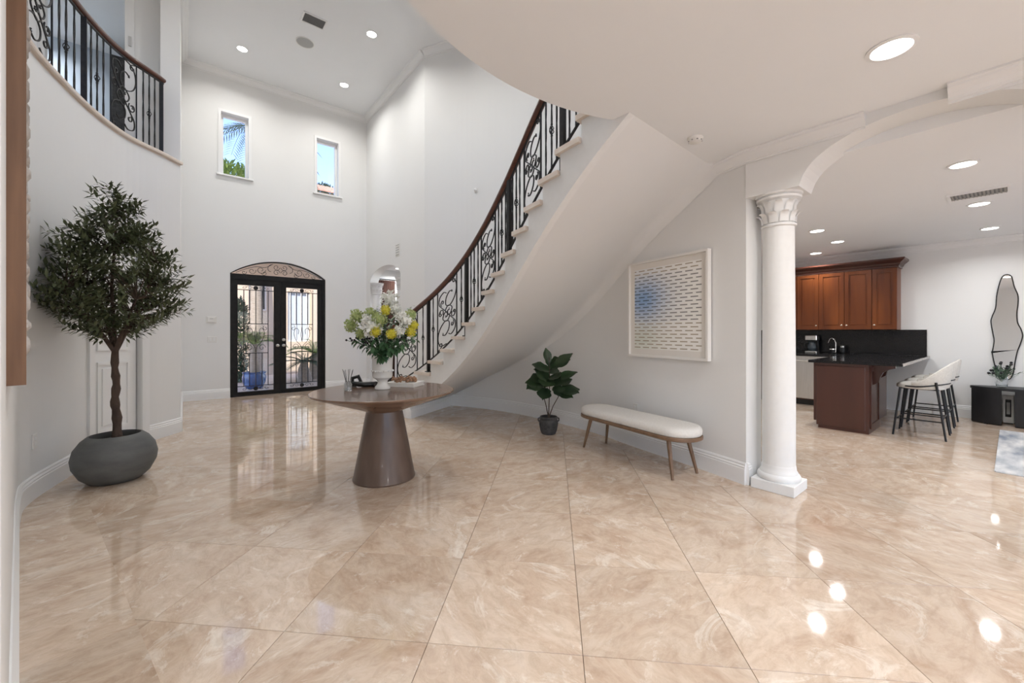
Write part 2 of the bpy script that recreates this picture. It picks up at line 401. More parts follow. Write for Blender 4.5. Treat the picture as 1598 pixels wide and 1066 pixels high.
# curved border slabs that follow the two curved walls
def border(path, a, b, n, w):
    for k in range(n):
        ua, ub = a+(b-a)*k/n+.002, a+(b-a)*(k+1)/n-.002
        mb = MB(); us = [ua+(ub-ua)*q/5 for q in range(6)]
        for p, q in zip(us, us[1:]):
            A, B, C, D = path.at(p, 0), path.at(q, 0), path.at(q, w), path.at(p, w)
            mb.hexa([(*v, -.01) for v in (A, D, C, B)], [(*v, .0012) for v in (A, D, C, B)])
        c = path.at((ua+ub)/2, w/2)
        mb.build('border_slab', 'travertine', fl)
border(LEFT, .3, LEFT.near(-.72, 5.8), 4, .36)
border(RIGHT, RIGHT.near(4.1, 2.9), RIGHT.L-.02, 3, .22)

# ------------------------------------------------------------------ walls, ceilings, trim
st = lambda o, lab, cat: tag(o, lab, cat, kind='structure')
ud0, ud1 = LEFT.near(-.69, 5.86), LEFT.near(-.385, 6.53)
arch_d = 2.43
st(wall(MB(), LEFT, 0, Z2-.06, .22, [(ud0, ud1, 0, arch_d)]).build('wall_left', 'wall_paint', smooth=True, angle=25), 'white curved wall on the left, below the upstairs railing', 'wall')
st(wall(MB(), VL, 0, ZH, .2).build('wall_left_entry', 'wall_paint'), 'tall white side wall of the entry left of the front door', 'wall')
DX0, DX1 = .759, 2.557
WIN = [(.612, 1.073), (2.367, 2.837)]
WZ0, WZ1 = 4.46, 5.70
def arc_top(u, u0=DX0+.2, u1=DX1+.2, zs=2.506, rise=.31):
    hw = (u1-u0)/2; R = (hw*hw+rise*rise)/(2*rise); d = u-(u0+u1)/2
    return zs+math.sqrt(max(0, R*R-d*d))-(R-rise)
st(wall(MB(), FR, 0, ZH, .26, [(DX0+.2, DX1+.2, 0, arc_top)]+[(a+.2, b+.2, WZ0, WZ1) for a, b in WIN]+[(5.3, 6.6, .4, 2.45)]).build('wall_front', 'wall_paint'), 'tall white front wall with the arched entrance and two small high windows', 'wall')
va = lambda u: 2.47+.32*math.sqrt(max(0, 1-((u-1.115)/.865)**2))
st(wall(MB(), VR, 0, ZH, .2, [(.25, 1.98, 0, va)]).build('wall_right_entry', 'wall_paint'), 'tall white side wall with an arched opening right of the front door', 'wall')
st(wall(MB(), RIGHT, 0, ZH, .2).build('wall_right', 'wall_paint', smooth=True, angle=25), 'white curved wall behind the stair with the framed print and bench', 'wall')
# arch wall to the kitchen (plane x = 3.77 .. 4.08)
AW = Path([(3.77, 1.45), (3.77, -6.0)])
ak = lambda u: 2.47+(.34*math.sqrt(max(0, 1-((u-1.05)/.65)**2)) if u > .4 else 0)
aw = MB(); wall(aw, AW, 0, ZL+.1, .31, [(-.01, 1.70, 0, ak), (2.2, 6.6, 0, 2.5)])
st(aw.build('wall_arch', 'wall_paint'), 'white arched partition above the round column towards the kitchen', 'wall')
st(MB().box(9.35, 9.55, -6, 5.2, 0, 2.9).build('wall_kitchen', 'wall_paint'), 'white far wall of the kitchen behind the cabinets and the wavy mirror', 'wall')
st(MB().box(4.45, 9.35, 5.0, 5.2, 0, 2.9).build('wall_kitchen_side', 'wall_paint'), 'white side wall of the kitchen hidden behind the column', 'wall')
bk = MB(); wall(bk, Path([(9.35, -6), (-4, -6)]), 0, 2.95, .2, [(.6, 3.0, .1, 2.45), (3.6, 6.0, .1, 2.45), (6.5, 9.0, .1, 2.45), (9.5, 12.6, .1, 2.45)])
st(bk.build('wall_back', 'wall_paint'), 'white back wall with tall windows behind the viewer', 'wall')
wb = MB(); wall(wb, Path([(-4, -6), (-4, 1.8)]), 0, 2.95, .2, [(.8, 3.4, .1, 2.45)])
st(wb.build('wall_left_living', 'wall_paint'), 'white living room wall with tall windows left of the viewer', 'wall')
st(MB().box(-4, -.50, 1.6, 1.8, 0, 2.95).build('wall_left_return', 'wall_paint'), 'white wall closing the living room beside the curved wall', 'wall')
# upstairs hall beyond the railing
he = Path([(-2.6, 7.3), (-.2, 7.3)])
st(wall(MB(), he, Z2, ZH, .15, [(1.33, 2.09, Z2, 6.02)]).build('wall_hall_end', 'wall_paint'), 'white upstairs hall end wall with a doorway behind the railing', 'wall')
st(MB().box(-2.8, -2.6, -2, 7.3, Z2, ZH).box(-2.8, -2.6, 1.8, 7.3, 0, Z2).box(-2.6, -.2, 7.3, 7.45, 0, Z2-.36).build('wall_hall_back', 'wall_paint'), 'white upstairs hall wall left of the railing', 'wall')
st(wall(MB(), Path([(4.3, -2.0), (-2.6, -2.0)]), Z2-.02, ZH, .2, [(.5, 3.2, Z2+1.3, 6.2), (3.7, 6.4, Z2+1.3, 6.2)]).build('wall_upper_back', 'wall_paint'), 'white upstairs wall behind the viewer with unseen wide windows added for soft light', 'wall')  # window openings added to let soft sky light into the upper entry
st(MB().box(3.98, 4.2, -2, 1.6, ZL+.12, ZH).build('wall_upper_right', 'wall_paint'), 'white upstairs wall above the kitchen arch', 'wall')
rm = MB().box(-2.6, -.2, 9.9, 10.1, Z2, 6.2).box(-2.8, -2.6, 7.45, 10.1, Z2, 6.2)
st(rm.build('wall_bedroom', 'hall_paint'), 'blue grey bedroom wall seen through the upstairs doorway', 'wall')
hp = [(q.x, q.y) for q in LEFT.p if q.y > 1.6]
st(MB().prism([(-2.6, 1.6)]+[(x-.225, y) for x, y in hp]+[(-.22, 10.0), (-2.6, 10.0)], Z2-.35, Z2-.062).build('floor_upstairs', 'stone_tread'), 'upstairs hall floor behind the railing', 'floor')
# ceilings
st(MB().box(-2.8, 4.6, -2.2, 10.1, ZH, ZH+.2).build('ceiling', 'ceiling_paint'), 'high white ceiling over the two-storey entry with three small lights', 'ceiling')
st(MB().box(-2.6, -.2, 7.45, 9.9, 6.15, 6.3).build('ceiling_bedroom', 'ceiling_paint'), 'white ceiling of the upstairs room behind the railing', 'ceiling')
edge = [(-4, 1.6), (-.5, 1.6), (-.36, 1.72), (.72, 1.72)]
for k in range(17):
    x = .84+(2.56-.84)*k/16; edge.append((x, 1.995-1.95+math.sqrt(1.95**2-(x-1.70)**2)))
edge += [(2.6, 1.775), (3.86, 1.775), (3.8, 1.4), (3.8, -6), (-4, -6)]
st(MB().prism(edge[::-1], ZL, Z2-.02).build('ceiling_low', 'ceiling_paint', smooth=True, angle=25), 'low white ceiling with a curved edge under the upstairs bridge', 'ceiling')
st(MB().prism([(4.02, -6.2), (9.55, -6.2), (9.55, 5.2), (4.46, 5.2), (4.46, 2.6), (4.12, 1.45), (4.02, 1.45)], ZK, ZK+.2).build('ceiling_kitchen', 'ceiling_paint'), 'white kitchen ceiling with recessed lights and an air vent', 'ceiling')
st(MB().box(3.69, 7.2, 6.88, 10.16, ZL, ZL+.2).build('ceiling_dining', 'ceiling_paint'), 'white ceiling of the dining room beyond the small arch', 'ceiling')
st(MB().box(7.0, 7.2, 6.9, 10.1, 0, ZL).box(4.5, 7.0, 6.7, 6.9, 0, ZL).build('wall_dining', 'wall_paint'), 'white dining room wall beyond the small arch', 'wall')
# baseboards
st(sweep(sweep(MB(), LEFT, BASE, 0, ud0-.09), LEFT, BASE, ud1+.09, LEFT.L).build('baseboard_left', 'trim_paint', smooth=True, angle=20), 'white moulded baseboard along the left curved wall', 'baseboard')
st(sweep(MB(), RIGHT, BASE, .02, RIGHT.L).build('baseboard_right', 'trim_paint', smooth=True, angle=20), 'white moulded baseboard along the curved wall behind the bench', 'baseboard')
st(sweep(sweep(MB(), FR, BASE, .2, DX0+.2), FR, BASE, DX1+.2, 3.69).build('baseboard_front', 'trim_paint'), 'white baseboard along the front wall beside the doors', 'baseboard')
st(sweep(MB(), VL, BASE).build('baseboard_left_entry', 'trim_paint'), 'white baseboard of the left entry wall', 'baseboard')
st(sweep(sweep(MB(), VR, BASE, 0, .25), VR, BASE, 1.98, VR.L).build('baseboard_right_entry', 'trim_paint'), 'white baseboard beside the small arch', 'baseboard')
KW = Path([(9.35, 5.0), (9.35, -6)])
st(sweep(MB(), KW, BASE, 4.2, 11).build('baseboard_kitchen', 'trim_paint'), 'white baseboard along the far kitchen wall behind the stools', 'baseboard')
EW = Path([(3.78, 1.452), (3.782, 1.448), (4.08, 1.445)])
st(sweep(MB(), Path([(3.785, 1.449), (4.0, 1.449)][::1]), [(d, z) for d, z in BASE]).build('baseboard_wall_end', 'trim_paint'), 'short white baseboard on the wall end beside the column', 'baseboard')
# crown mouldings
st(sweep(MB(), FR, CROWN, .2, 3.69, ZH).build('trim_1', 'trim_paint'), 'white crown moulding above the two high windows', 'crown moulding')
st(sweep(MB(), VR, CROWN, z=ZH).build('trim_2', 'trim_paint'), 'white crown moulding over the small arch wall', 'crown moulding')
st(sweep(MB(), RIGHT, CROWN, z=ZH).build('trim_3', 'trim_paint', smooth=True, angle=20), 'white crown moulding at the top of the curved stair wall', 'crown moulding')
st(sweep(MB(), VL, CROWN, z=ZH).build('trim_4', 'trim_paint'), 'white crown moulding at the top left of the entry', 'crown moulding')
CP = Path([(3.86, 1.74), (3.765, 1.42), (3.77, .66)])
st(sweep(MB(), CP, [(d*.62, z*.86) for d, z in CROWN], z=ZL).build('trim_5', 'trim_paint', smooth=True, angle=20), 'white crown moulding above the round column', 'crown moulding')
st(sweep(MB(), Path([(3.77, .257), (3.77, -6)]), [(d*.8, z*.9) for d, z in CROWN], z=ZL).build('trim_6', 'trim_paint'), 'white crown moulding at the far right above the arch', 'crown moulding')
st(sweep(MB(), KW, [(d*.9, z*.85) for d, z in CROWN], z=ZK).build('trim_7', 'trim_paint'), 'white crown moulding above the kitchen cabinets', 'crown moulding')
# stone cap under the upstairs railing
st(sweep(MB(), LEFT, [(-.24, -.06), (-.001, -.06), (-.001, -.04), (.03, -.04), (.035, -.03), (.035, -.01), (.028, 0), (-.24, 0)], LEFT.near(-.6, 3), LEFT.L, Z2).build('trim_8', 'stone_tread', smooth=True, angle=20), 'beige stone nosing along the upstairs floor edge below the railing', 'nosing')
st(sweep(MB(), he, BASE, 0, 1.24, Z2-.06).build('baseboard_hall', 'trim_paint'), 'white baseboard of the upstairs hall', 'baseboard')
cs = MB()
for x in (-1.33, -.57): cs.box(x-(.0 if x > -1 else .09), x+(.09 if x > -1 else .0), 7.275, 7.30, Z2-.06, 6.11)
cs.box(-1.33, -.57, 7.275, 7.30, 6.02, 6.11)
d2 = thing('door_2', (-.95, 7.3, Z2-.06), 'white cased doorway upstairs behind the railing', 'doorway', kind='structure')
cs.build('casing', 'trim_paint', d2)
MB().box(-.535, -.505, 7.25, 7.278, 5.05, 5.17).build('hinge', 'steel', d2)
MB().box(-.52, -.48, 7.47, 8.2, Z2-.05, 6.0).build('door_leaf', 'trim_paint', d2)

# ------------------------------------------------------------------ staircase
def inner(i, o=0.):
    def f(i):
        t = (i-6.5)/6.5
        return Vector((2.735-.289*t-.138*t*t+.152*t**3, 3.773-1.631*t+.115*t*t-.095*t**3))
    a = f(i); d = (f(i+.01)-a).normalized(); return a+Vector((-d.y, d.x))*o
def right_x(y):
    if y > 6.85: return 3.49
    for a, b in zip(RIGHT.p, RIGHT.p[1:]):
        if b.y <= y <= a.y: return a.x+(b.x-a.x)*(a.y-y)/(a.y-b.y)
    return 3.8
KS = [(-3.5, .60), (-.5, .55), (1.5, .46), (4, .22), (8, .15), (12, .12), (15.5, .03)]
def outer(i):
    k = KS[0][1] if i < KS[0][0] else KS[-1][1]
    for (a, ka), (b, kb) in zip(KS, KS[1:]):
        if a <= i <= b: k = ka+(kb-ka)*(i-a)/(b-a)
    A = inner(i); s = .6
    while s < 2.0:
        y = A.y+k*s
        if A.x+s > right_x(y)-.006: break
        s += .01
    return Vector((A.x+s, A.y+k*s))
nz = lambda i: .73+.1775*i
so = lambda i: nz(i)-.47
sc_ = thing('staircase', (2.7, 5.8, 0), 'curved white staircase with beige stone treads rising along the right wall', 'staircase')
I0, I1 = -3, 14
for k in range(I0, I1+1):
    z = nz(k); n = 3
    mb = MB()
    us = [k-.10+(1.14)*q/n for q in range(n+1)]
    for a, b in zip(us, us[1:]):
        A, B, C, D = inner(a, -.035), inner(b, -.035), outer(b), outer(a)
        mb.hexa([(*p, z-.042) for p in (A, B, C, D)], [(*p, z) for p in (A, B, C, D)])
    mb.f = [f[::-1] for f in mb.f]
    mb.build('tread', 'stone_tread', sc_)
    A, B = inner(k+.03), outer(k+.03); C, D = outer(k+.12), inner(k+.12)
    zb = max(0, nz(k-1)); mb = MB(); mb.hexa([(*p, zb) for p in (A, D, C, B)], [(*p, z-.042) for p in (A, D, C, B)])
    mb.build('riser', 'plaster', sc_)
sg = MB()
for k in range(I0, I1+1):
    for q in range(4):
        a, b = k+.03+q*.25, k+.03+(q+1)*.25
        zt = nz(k)-.042
        la, lb = max(0, so(a)), max(0, so(b))
        if a < -.5: la = 0
        if b < -.5: lb = 0
        A, B, C, D = inner(a), inner(b), inner(b, .07), inner(a, .07)
        sg.hexa([(*A, la), (*B, lb), (*C, lb), (*D, la)], [(*A, zt), (*B, zt), (*C, zt), (*D, zt)])
sg.f = [f[::-1] for f in sg.f]
sg.build('stringer', 'plaster', sc_, smooth=True, angle=25)
sf = MB(); N = 60; MM = 12; vs_ = []
for a in range(N+1):
    i = -.5+(15.0+.5)*a/N; A, B = inner(i, .002), outer(i); z = so(i)
    rf_ = .14*max(0, min(1, (i-2)/5)); Lr = (B-A).length
    for m in range(MM+1):
        f = m/6*(1-rf_/Lr) if m <= 6 else 1-rf_/Lr*math.cos(PI/2*(m-6)/6)*1.0
        zz = z if m <= 6 else z-rf_*(1-math.sqrt(max(0, 1-(1-(1-f)*Lr/max(rf_, 1e-6))**2))) if rf_ > .001 else z
        p = A.lerp(B, min(1, f)); vs_.append((p.x, p.y, zz))
sf.add(vs_, [(a*(MM+1)+m, a*(MM+1)+m+1, (a+1)*(MM+1)+m+1, (a+1)*(MM+1)+m) for a in range(N) for m in range(MM)])
sf.build('soffit', 'wall_paint', sc_, smooth=True, angle=80)
A, B = inner(-.5), outer(-.5); d = (B-A).normalized(); nn = Vector((-d.y, d.x))
cl = MB(); q = nn*.08
cl.hexa([(*A, 0), (*B, 0), (*(B+q), 0), (*(A+q), 0)], [(*A, so(-.5)+.01), (*B, so(-.5)+.01), (*(B+q), so(-.5)+.01), (*(A+q), so(-.5)+.01)])
cl.build('end_panel', 'plaster', sc_)
sweep(MB(), Path([A, B]), [(d_, z*.8) for d_, z in BASE]).build('end_baseboard', 'trim_paint', sc_)

# ------------------------------------------------------------------ iron railings
def scrolls():
    out = []; H = 1.9
    half = [catm([(.5, .95), (.66, .76), (.80, .60), (.92, .44), (.90, .24), (.70, .18), (.56, .28)], 5),                        # half of the long diagonal S
            catm([(.45, .02), (.14, .12), (.02, .40), (.11, .66), (.37, .77), (.58, .64), (.57, .43), (.40, .33), (.25, .40)], 5),    # big C scroll
            catm([(.62, .80), (.50, .72), (.36, .79), (.26, .92), (.36, 1.05), (.50, .99), (.49, .88), (.41, .88)], 4), spiral(.16, 1.13, .13, .05, -40, 320, 18),
            spiral(.76, .47, .09, .03, 60, -280, 14), catm([(.04, .02), (.2, .07), (.20, .17), (.10, .18), (.11, .12)], 4)]
    for p in half:
        out.append(p); out.append([(1-x, H-y) for x, y in p])
    return [[(x, y/H) for x, y in p] for p in out]
SCR = scrolls()
BLOBS = [(.41, .465), (.59, .535), (.27, .215), (.73, .785), (.14, .60), (.86, .40)]
def bar(mb, p0, z0, z1, r=.008, tw=True):
    n = 10 if tw else 1
    mb.tube([(p0.x, p0.y, z0+(z1-z0)*k/n) for k in range(n+1)], r, 4, rot=PI/4, twist=.55 if tw else 0)
def basket(mb, p0, z, r=.022, hgt=.09):
    for k in range(4):
        mb.tube([(p0.x+r*math.sin(PI*t/6)*math.cos(k*PI/2+t*.5), p0.y+r*math.sin(PI*t/6)*math.sin(k*PI/2+t*.5), z-hgt/2+hgt*t/6) for t in range(7)], .0042, 4, caps=False)
    mb.ball((p0.x, p0.y, z+hgt/2+.006), .012, 6, 4); mb.ball((p0.x, p0.y, z-hgt/2-.006), .012, 6, 4)
def railing(root, pos, zb, zt, items, post_base, step=1):
    """pos(u) -> plan point, zb/zt(u): bottom and top rail heights; items: (u, kind)"""
    for u, k in items:
        p = pos(u); a, b = zb(u), zt(u)
        if k == 'n':
            mb = MB(); h = .021
            mb.box(p.x-h, p.x+h, p.y-h, p.y+h, post_base(u), b); o = mb.build('post', 'iron', root)
            MB().box(p.x-.04, p.x+.04, p.y-.04, p.y+.04, post_base(u), post_base(u)+.012).build('post_base', 'iron', o)
        else:
            mb = MB(); bar(mb, p, a, b, .0092, k != 's'); 
            o = mb.build('baluster', 'iron', root)
            if k == 'b':
                m2 = MB(); basket(m2, p, a+(b-a)*.46); m2.build('basket', 'iron', o, smooth=True)
    ss = [u for u, k in items if k in 'sS']
    for a, b in zip(ss[::2], ss[1::2]):
        mb = MB()
        def P(x, y):
            u = a+(b-a)*x; q = pos(u); return (q.x, q.y, zb(u)+(zt(u)-zb(u))*(.01+.98*y))
        for pl in SCR: mb.tube([P(x, y) for x, y in pl], .0072, 4, rot=PI/4)
        for x, y in BLOBS:
            for dx, dz in ((0, .018), (-.012, 0), (.012, 0)):
                c = P(x, y); e = P(x+.02, y); mb.ball((c[0]+(e[0]-c[0])*dx*40, c[1]+(e[1]-c[1])*dx*40, c[2]+dz), .008, 6, 4)
        mb.build('scroll_panel', 'iron', root)
rl = thing('stair_railing', (*inner(-1.85, .06), nz(-2)), 'dark wood handrail and black scrolled iron balusters climbing the curved stair', 'railing')
hh = lambda i: .98 if i < 0 else (.98-.15*i/8 if i < 8 else .83)
spos = lambda i: inner(i, .06)
items = [(-1.9, 'n'), (-1.5, 's'), (-.21, 's'), (.19, 'b'), (.59, 'n'), (.94, 'b'), (1.28, 's'), (2.87, 's'), (3.29, 'b'), (3.77, 'n'), (4.19, 't'), (4.5, 'b'), (4.88, 't'),
         (5.2, 's'), (6.61, 's'), (6.93, 't'), (7.25, 'b'), (7.62, 't'), (7.96, 'n'), (8.28, 't'), (8.61, 'b'), (8.91, 't'), (9.29, 's'), (10.54, 's'), (10.88, 't'), (11.24, 'b'),
         (11.54, 't'), (11.88, 'n'), (12.23, 't'), (12.55, 'b'), (12.84, 't'), (13.15, 's'), (14.3, 's'), (14.6, 't')]
railing(rl, spos, lambda i: nz(i)+.055, lambda i: nz(i)+hh(i)-.028, items, lambda i: nz(math.floor(i+.1)))
def railpath(a, b, z, n): return [(*spos(a+(b-a)*k/n), z(a+(b-a)*k/n)) for k in range(n+1)]
MB().tube(railpath(-2.1, 14.9, lambda i: nz(i)+hh(i), 70), .041, 12, sq=(.85, 1.0)).build('handrail', 'mahogany', rl, smooth=True)
MB().tube(railpath(-2.0, 14.8, lambda i: nz(i)+hh(i)-.034, 70), .014, 4, rot=PI/4).build('top_bar', 'iron', rl)
MB().tube(railpath(-2.0, 14.8, lambda i: nz(i)+.05, 70), .012, 4, rot=PI/4).build('bottom_bar', 'iron', rl)
br_ = thing('balcony_railing', (-.8, 5.4, Z2), 'dark wood handrail and black scrolled iron balusters upstairs on the left', 'railing')
un = lambda x, y: LEFT.near(x+.07, y)
lp = [(-.206, 6.773, 'n'), (-.264, 6.691, 't'), (-.316, 6.634, 'b'), (-.367, 6.578, 't'), (-.421, 6.518, 's'), (-.609, 6.256, 's'), (-.653, 6.162, 't'), (-.696, 6.072, 'b'), (-.738, 5.984, 't'),
      (-.774, 5.879, 'n'), (-.806, 5.724, 't'), (-.834, 5.592, 'b'), (-.857, 5.48, 't'), (-.882, 5.363, 's'), (-.96, 4.93, 's'), (-.97, 4.78, 't'), (-.97, 4.62, 'b'), (-.965, 4.46, 't'), (-.94, 4.25, 'n')]
its = sorted([(un(x, y), k) for x, y, k in lp])
bpos = lambda u: LEFT.at(u, -.07)
railing(br_, bpos, lambda u: Z2+.012, lambda u: Z2+.92, its, lambda u: Z2)
ue, us0 = un(-.19, 6.80), un(-.94, 4.2)
mp = lambda z: [(*bpos(us0+(ue-us0)*k/40), z) for k in range(41)]
MB().tube(mp(Z2+.955), .038, 12, sq=(.8, 1.0)).build('handrail', 'mahogany', br_, smooth=True)
MB().tube(mp(Z2+.918), .014, 4, rot=PI/4).build('top_bar', 'iron', br_)
MB().tube(mp(Z2+.012), .010, 4, rot=PI/4).build('bottom_bar', 'iron', br_)

# ------------------------------------------------------------------ front double doors
D1 = thing('door_1', ((DX0+DX1)/2, 9.95, 0), 'black iron double front doors with glass panels under an arched transom', 'door', kind='structure')
YD = 9.93
fr = MB().box(DX0, DX0+.06, YD, YD+.10, 0, 2.506).box(DX1-.06, DX1, YD, YD+.10, 0, 2.506).box(DX0+.06, DX1-.06, YD, YD+.10, 2.40, 2.506).box(DX0+.06, DX1-.06, YD, YD+.10, 0, .02)
n = 24
for k in range(n):
    a, b = DX0+(DX1-DX0)*k/n, DX0+(DX1-DX0)*(k+1)/n; za, zb_ = arc_top(a+.2+1e-4), arc_top(b+.2-1e-4)
    fr.hexa([(a, YD, max(2.50, za-.018)), (b, YD, max(2.50, zb_-.018)), (b, YD+.1, max(2.50, zb_-.018)), (a, YD+.1, max(2.50, za-.018))], [(a, YD, za+.001), (b, YD, zb_+.001), (b, YD+.1, zb_+.001), (a, YD+.1, za+.001)])
fr.build('door_frame', 'bronze_door', D1)
tr = MB()
xs = [DX0+.03+(DX1-DX0-.06)*k/n for k in range(n+1)]
tr.add([(x, YD+.05, 2.50) for x in xs]+[(x, YD+.05, arc_top(x+.2)-.01) for x in xs], [(k, k+1, n+2+k, n+1+k) for k in range(n)])
tg = tr.build('transom_pane', 'door_glass', D1)
cxd = (DX0+DX1)/2; ts = MB(); yy = YD+.02
def s2(mb, pts, y, r=.006): mb.tube([(x, y, z) for x, z in pts], r, 4, rot=PI/4)
for sx in (-1, 1):
    for (cx_, cz, r0, a0, a1) in ((.075, 2.70, .065, 180, 640), (.075, 2.585, .065, 180, -280), (.16, 2.63, .13, 100, -60), (.36, 2.62, .085, 180, 620), (.30, 2.555, .05, 0, -400), (.52, 2.585, .07, 160, 560), (.66, 2.545, .045, 160, 540)):
        s2(ts, [(cxd+sx*(x), z) for x, z in spiral(cx_, cz, r0, r0*.25, a0, a1, 20)], yy)
    s2(ts, [(cxd+sx*x, z) for x, z in catm([(.16, 2.75), (.28, 2.68), (.44, 2.68), (.62, 2.62), (.80, 2.53)])], yy)
ts.build('transom_scroll', 'iron', D1)
def leaf_door(x0, x1, gx0, gx1, bars, knob, lab):
    mb = MB(); z0, z1, g0, g1 = .02, 2.40, .087, 2.285
    mb.box(x0, gx0, YD+.015, YD+.075, z0, z1).box(gx1, x1, YD+.015, YD+.075, z0, z1).box(gx0, gx1, YD+.015, YD+.075, z0, g0).box(gx0, gx1, YD+.015, YD+.075, g1, z1)
    lf = mb.build('door_leaf', 'bronze_door', D1)
    MB().box(gx0, gx1, YD+.05, YD+.056, g0, g1).build('glass_pane', 'door_glass', lf)
    yb = YD+.028; zs = (.199, .879, 1.487, 2.186)
    for i, x in enumerate(bars):
        m = MB(); r = .007
        if i in (0, 4): m.box(x-r, x+r, yb-r, yb+r, zs[0], zs[3])
        else: m.box(x-r, x+r, yb-r, yb+r, zs[2], zs[3]).box(x-r, x+r, yb-r, yb+r, zs[0], zs[1])
        m.build('iron_bar', 'iron', lf)
    for i, z in enumerate(zs):
        a, b = (gx0, gx1) if i in (0, 3) else (bars[0], bars[4])
        MB().box(a, b, yb-.007, yb+.007, z-.007, z+.007).build('iron_bar', 'iron', lf)
    m = MB(); c = bars[2]; w = (bars[4]-bars[0])/2
    for sx in (-1, 1):
        X = lambda pts: [(c+sx*x*w, z) for x, z in pts]
        s2(m, X(catm([(0, .89), (.12, 1.02), (.5, 1.12), (.72, 1.28), (.55, 1.40), (.30, 1.36), (.34, 1.27)], 4)), yb)
        s2(m, X(catm([(0, 1.10), (.08, 1.25), (.02, 1.40), (0, 1.48)], 4)), yb)
        s2(m, X([(.52+.30*math.cos(a*.35)*(1-a/26), .99+.075*math.sin(a*.35)*(1-a/26)) for a in range(22)]), yb)
        s2(m, X([(.80+.2*math.cos(a*.35+2)*(1-a/24), 1.40+.06*math.sin(a*.35+2)*(1-a/24)) for a in range(20)]), yb)
        for zc in (2.235, .142):
            s2(m, X([(.50+.30*math.cos(a*.4)*(1-a/22), zc+.038*math.sin(a*.4)*(1-a/22)) for a in range(18)]), yb, .005)
            s2(m, X([(.95+.2*math.cos(a*.4+2)*(1-a/22), zc+.03*math.sin(a*.4+2)*(1-a/22)) for a in range(18)]), yb, .005)
            if sx == 1: m.lathe([(.0, -.012), (.042, -.006), (.042, .006), (0, .012)], (0, 0, 0), 14) if False else m.ball((c, yb, zc), (.044, .014, .044), 12, 6)
    m.build('scrollwork', 'iron', lf)
    for kx, kz in knob:
        k = MB(Matrix.Translation((kx, YD+.012, kz)) @ Matrix.Rotation(PI/2, 4, 'X')); k.lathe([(.03, 0), (.03, .012), (.012, .018), (.012, .035), (.028, .045), (.03, .06), (.018, .072), (0, .074)], n=14)
        k.build('knob', 'steel', lf, smooth=True)
leaf_door(.82, 1.655, .889, 1.533, (.996, 1.095, 1.206, 1.319, 1.428), [(1.60, 1.03)], '')
leaf_door(1.66, 2.496, 1.768, 2.403, (1.862, 1.965, 2.079, 2.2, 2.299), [(1.715, 1.03), (1.715, 1.15)], '')
# white reveal around the arched doors
# ------------------------------------------------------------------ high windows
for k, (a, b) in enumerate(WIN):
    w = thing('window_%d' % (k+1), ((a+b)/2, 9.95, WZ0), ('narrow high window with a palm frond in view, left one', 'narrow high window with a red tile roof in view, right one')[k], 'window', kind='structure')
    m = MB(); y0, y1, t = 10.02, 10.09, .045
    m.box(a, a+t, y0, y1, WZ0, WZ1).box(b-t, b, y0, y1, WZ0, WZ1).box(a+t, b-t, y0, y1, WZ0, WZ0+t).box(a+t, b-t, y0, y1, WZ1-t, WZ1); m.build('window_frame', 'trim_paint', w)
    MB().box(a+t, b-t, 10.05, 10.056, WZ0+t, WZ1-t).build('window_pane', 'window_glass', w)
    MB().rbox(a-.08, b+.08, 9.855, 10.02, WZ0-.035, WZ0, .006).build('window_sill', 'trim_paint', w)
    m = MB(); m.box(a-.05, a, 9.885, 9.90, WZ0, WZ1+.05).box(b, b+.05, 9.885, 9.90, WZ0, WZ1+.05).box(a, b, 9.885, 9.90, WZ1, WZ1+.05); m.build('window_casing', 'trim_paint', w)
# back windows (behind the viewer)
k = 3
for (a, b) in ((1.1, 3.8), (-2.1, .6)):  # unseen upstairs pair, added to light the high entry softly
    w = thing('window_%d' % k, ((a+b)/2, -2.1, Z2+1.3), 'unseen wide upstairs window added for soft light behind the viewer, '+('right one' if a > 0 else 'left one'), 'window', kind='structure'); k += 1
    m = MB(); t = .05
    for p in (a, (a+b)/2-t/2, b-t): m.box(p, p+t, -2.13, -2.07, Z2+1.3, 6.2)
    m.box(a, b, -2.13, -2.07, Z2+1.3, Z2+1.35).box(a, b, -2.13, -2.07, 6.15, 6.2); m.build('window_frame', 'trim_paint', w)
    MB().box(a+t, b-t, -2.105, -2.10, Z2+1.35, 6.15).build('window_pane', 'window_glass', w)
for (a, b, side) in [(9.35-.6-2.4, 9.35-.6, 'y'), (9.35-6.0, 9.35-3.6, 'y'), (9.35-9.0, 9.35-6.5, 'y'), (9.35-12.6, 9.35-9.5, 'y'), (-5.2, -2.6, 'x')]:
    m = MB(); g = MB(); t = .05
    if side == 'y':
        for p in (a, (a+b)/2-t/2, b-t): m.box(p, p+t, -6.12, -6.06, .1, 2.45)
        m.box(a, b, -6.12, -6.06, .1, .1+t).box(a, b, -6.12, -6.06, 2.45-t, 2.45); g.box(a+t, b-t, -6.095, -6.09, .1+t, 2.45-t); loc = ((a+b)/2, -6.1, .1)
    else:
        for p in (a, (a+b)/2-t/2, b-t): m.box(-4.12, -4.06, p, p+t, .1, 2.45)
        m.box(-4.12, -4.06, a, b, .1, .1+t).box(-4.12, -4.06, a, b, 2.45-t, 2.45); g.box(-4.095, -4.09, a+t, b-t, .1+t, 2.45-t); loc = (-4.1, (a+b)/2, .1)
    w = thing('window_%d' % k, loc, 'tall white framed window behind the viewer, '+('in the kitchen corner', 'at the end of the kitchen', 'behind the arch', 'in the back left corner', 'in the left wall near the corner', 'in the left wall nearest the entry')[k-5], 'window', kind='structure'); k += 1
    m.build('window_frame', 'trim_paint', w); g.build('window_pane', 'window_glass', w)

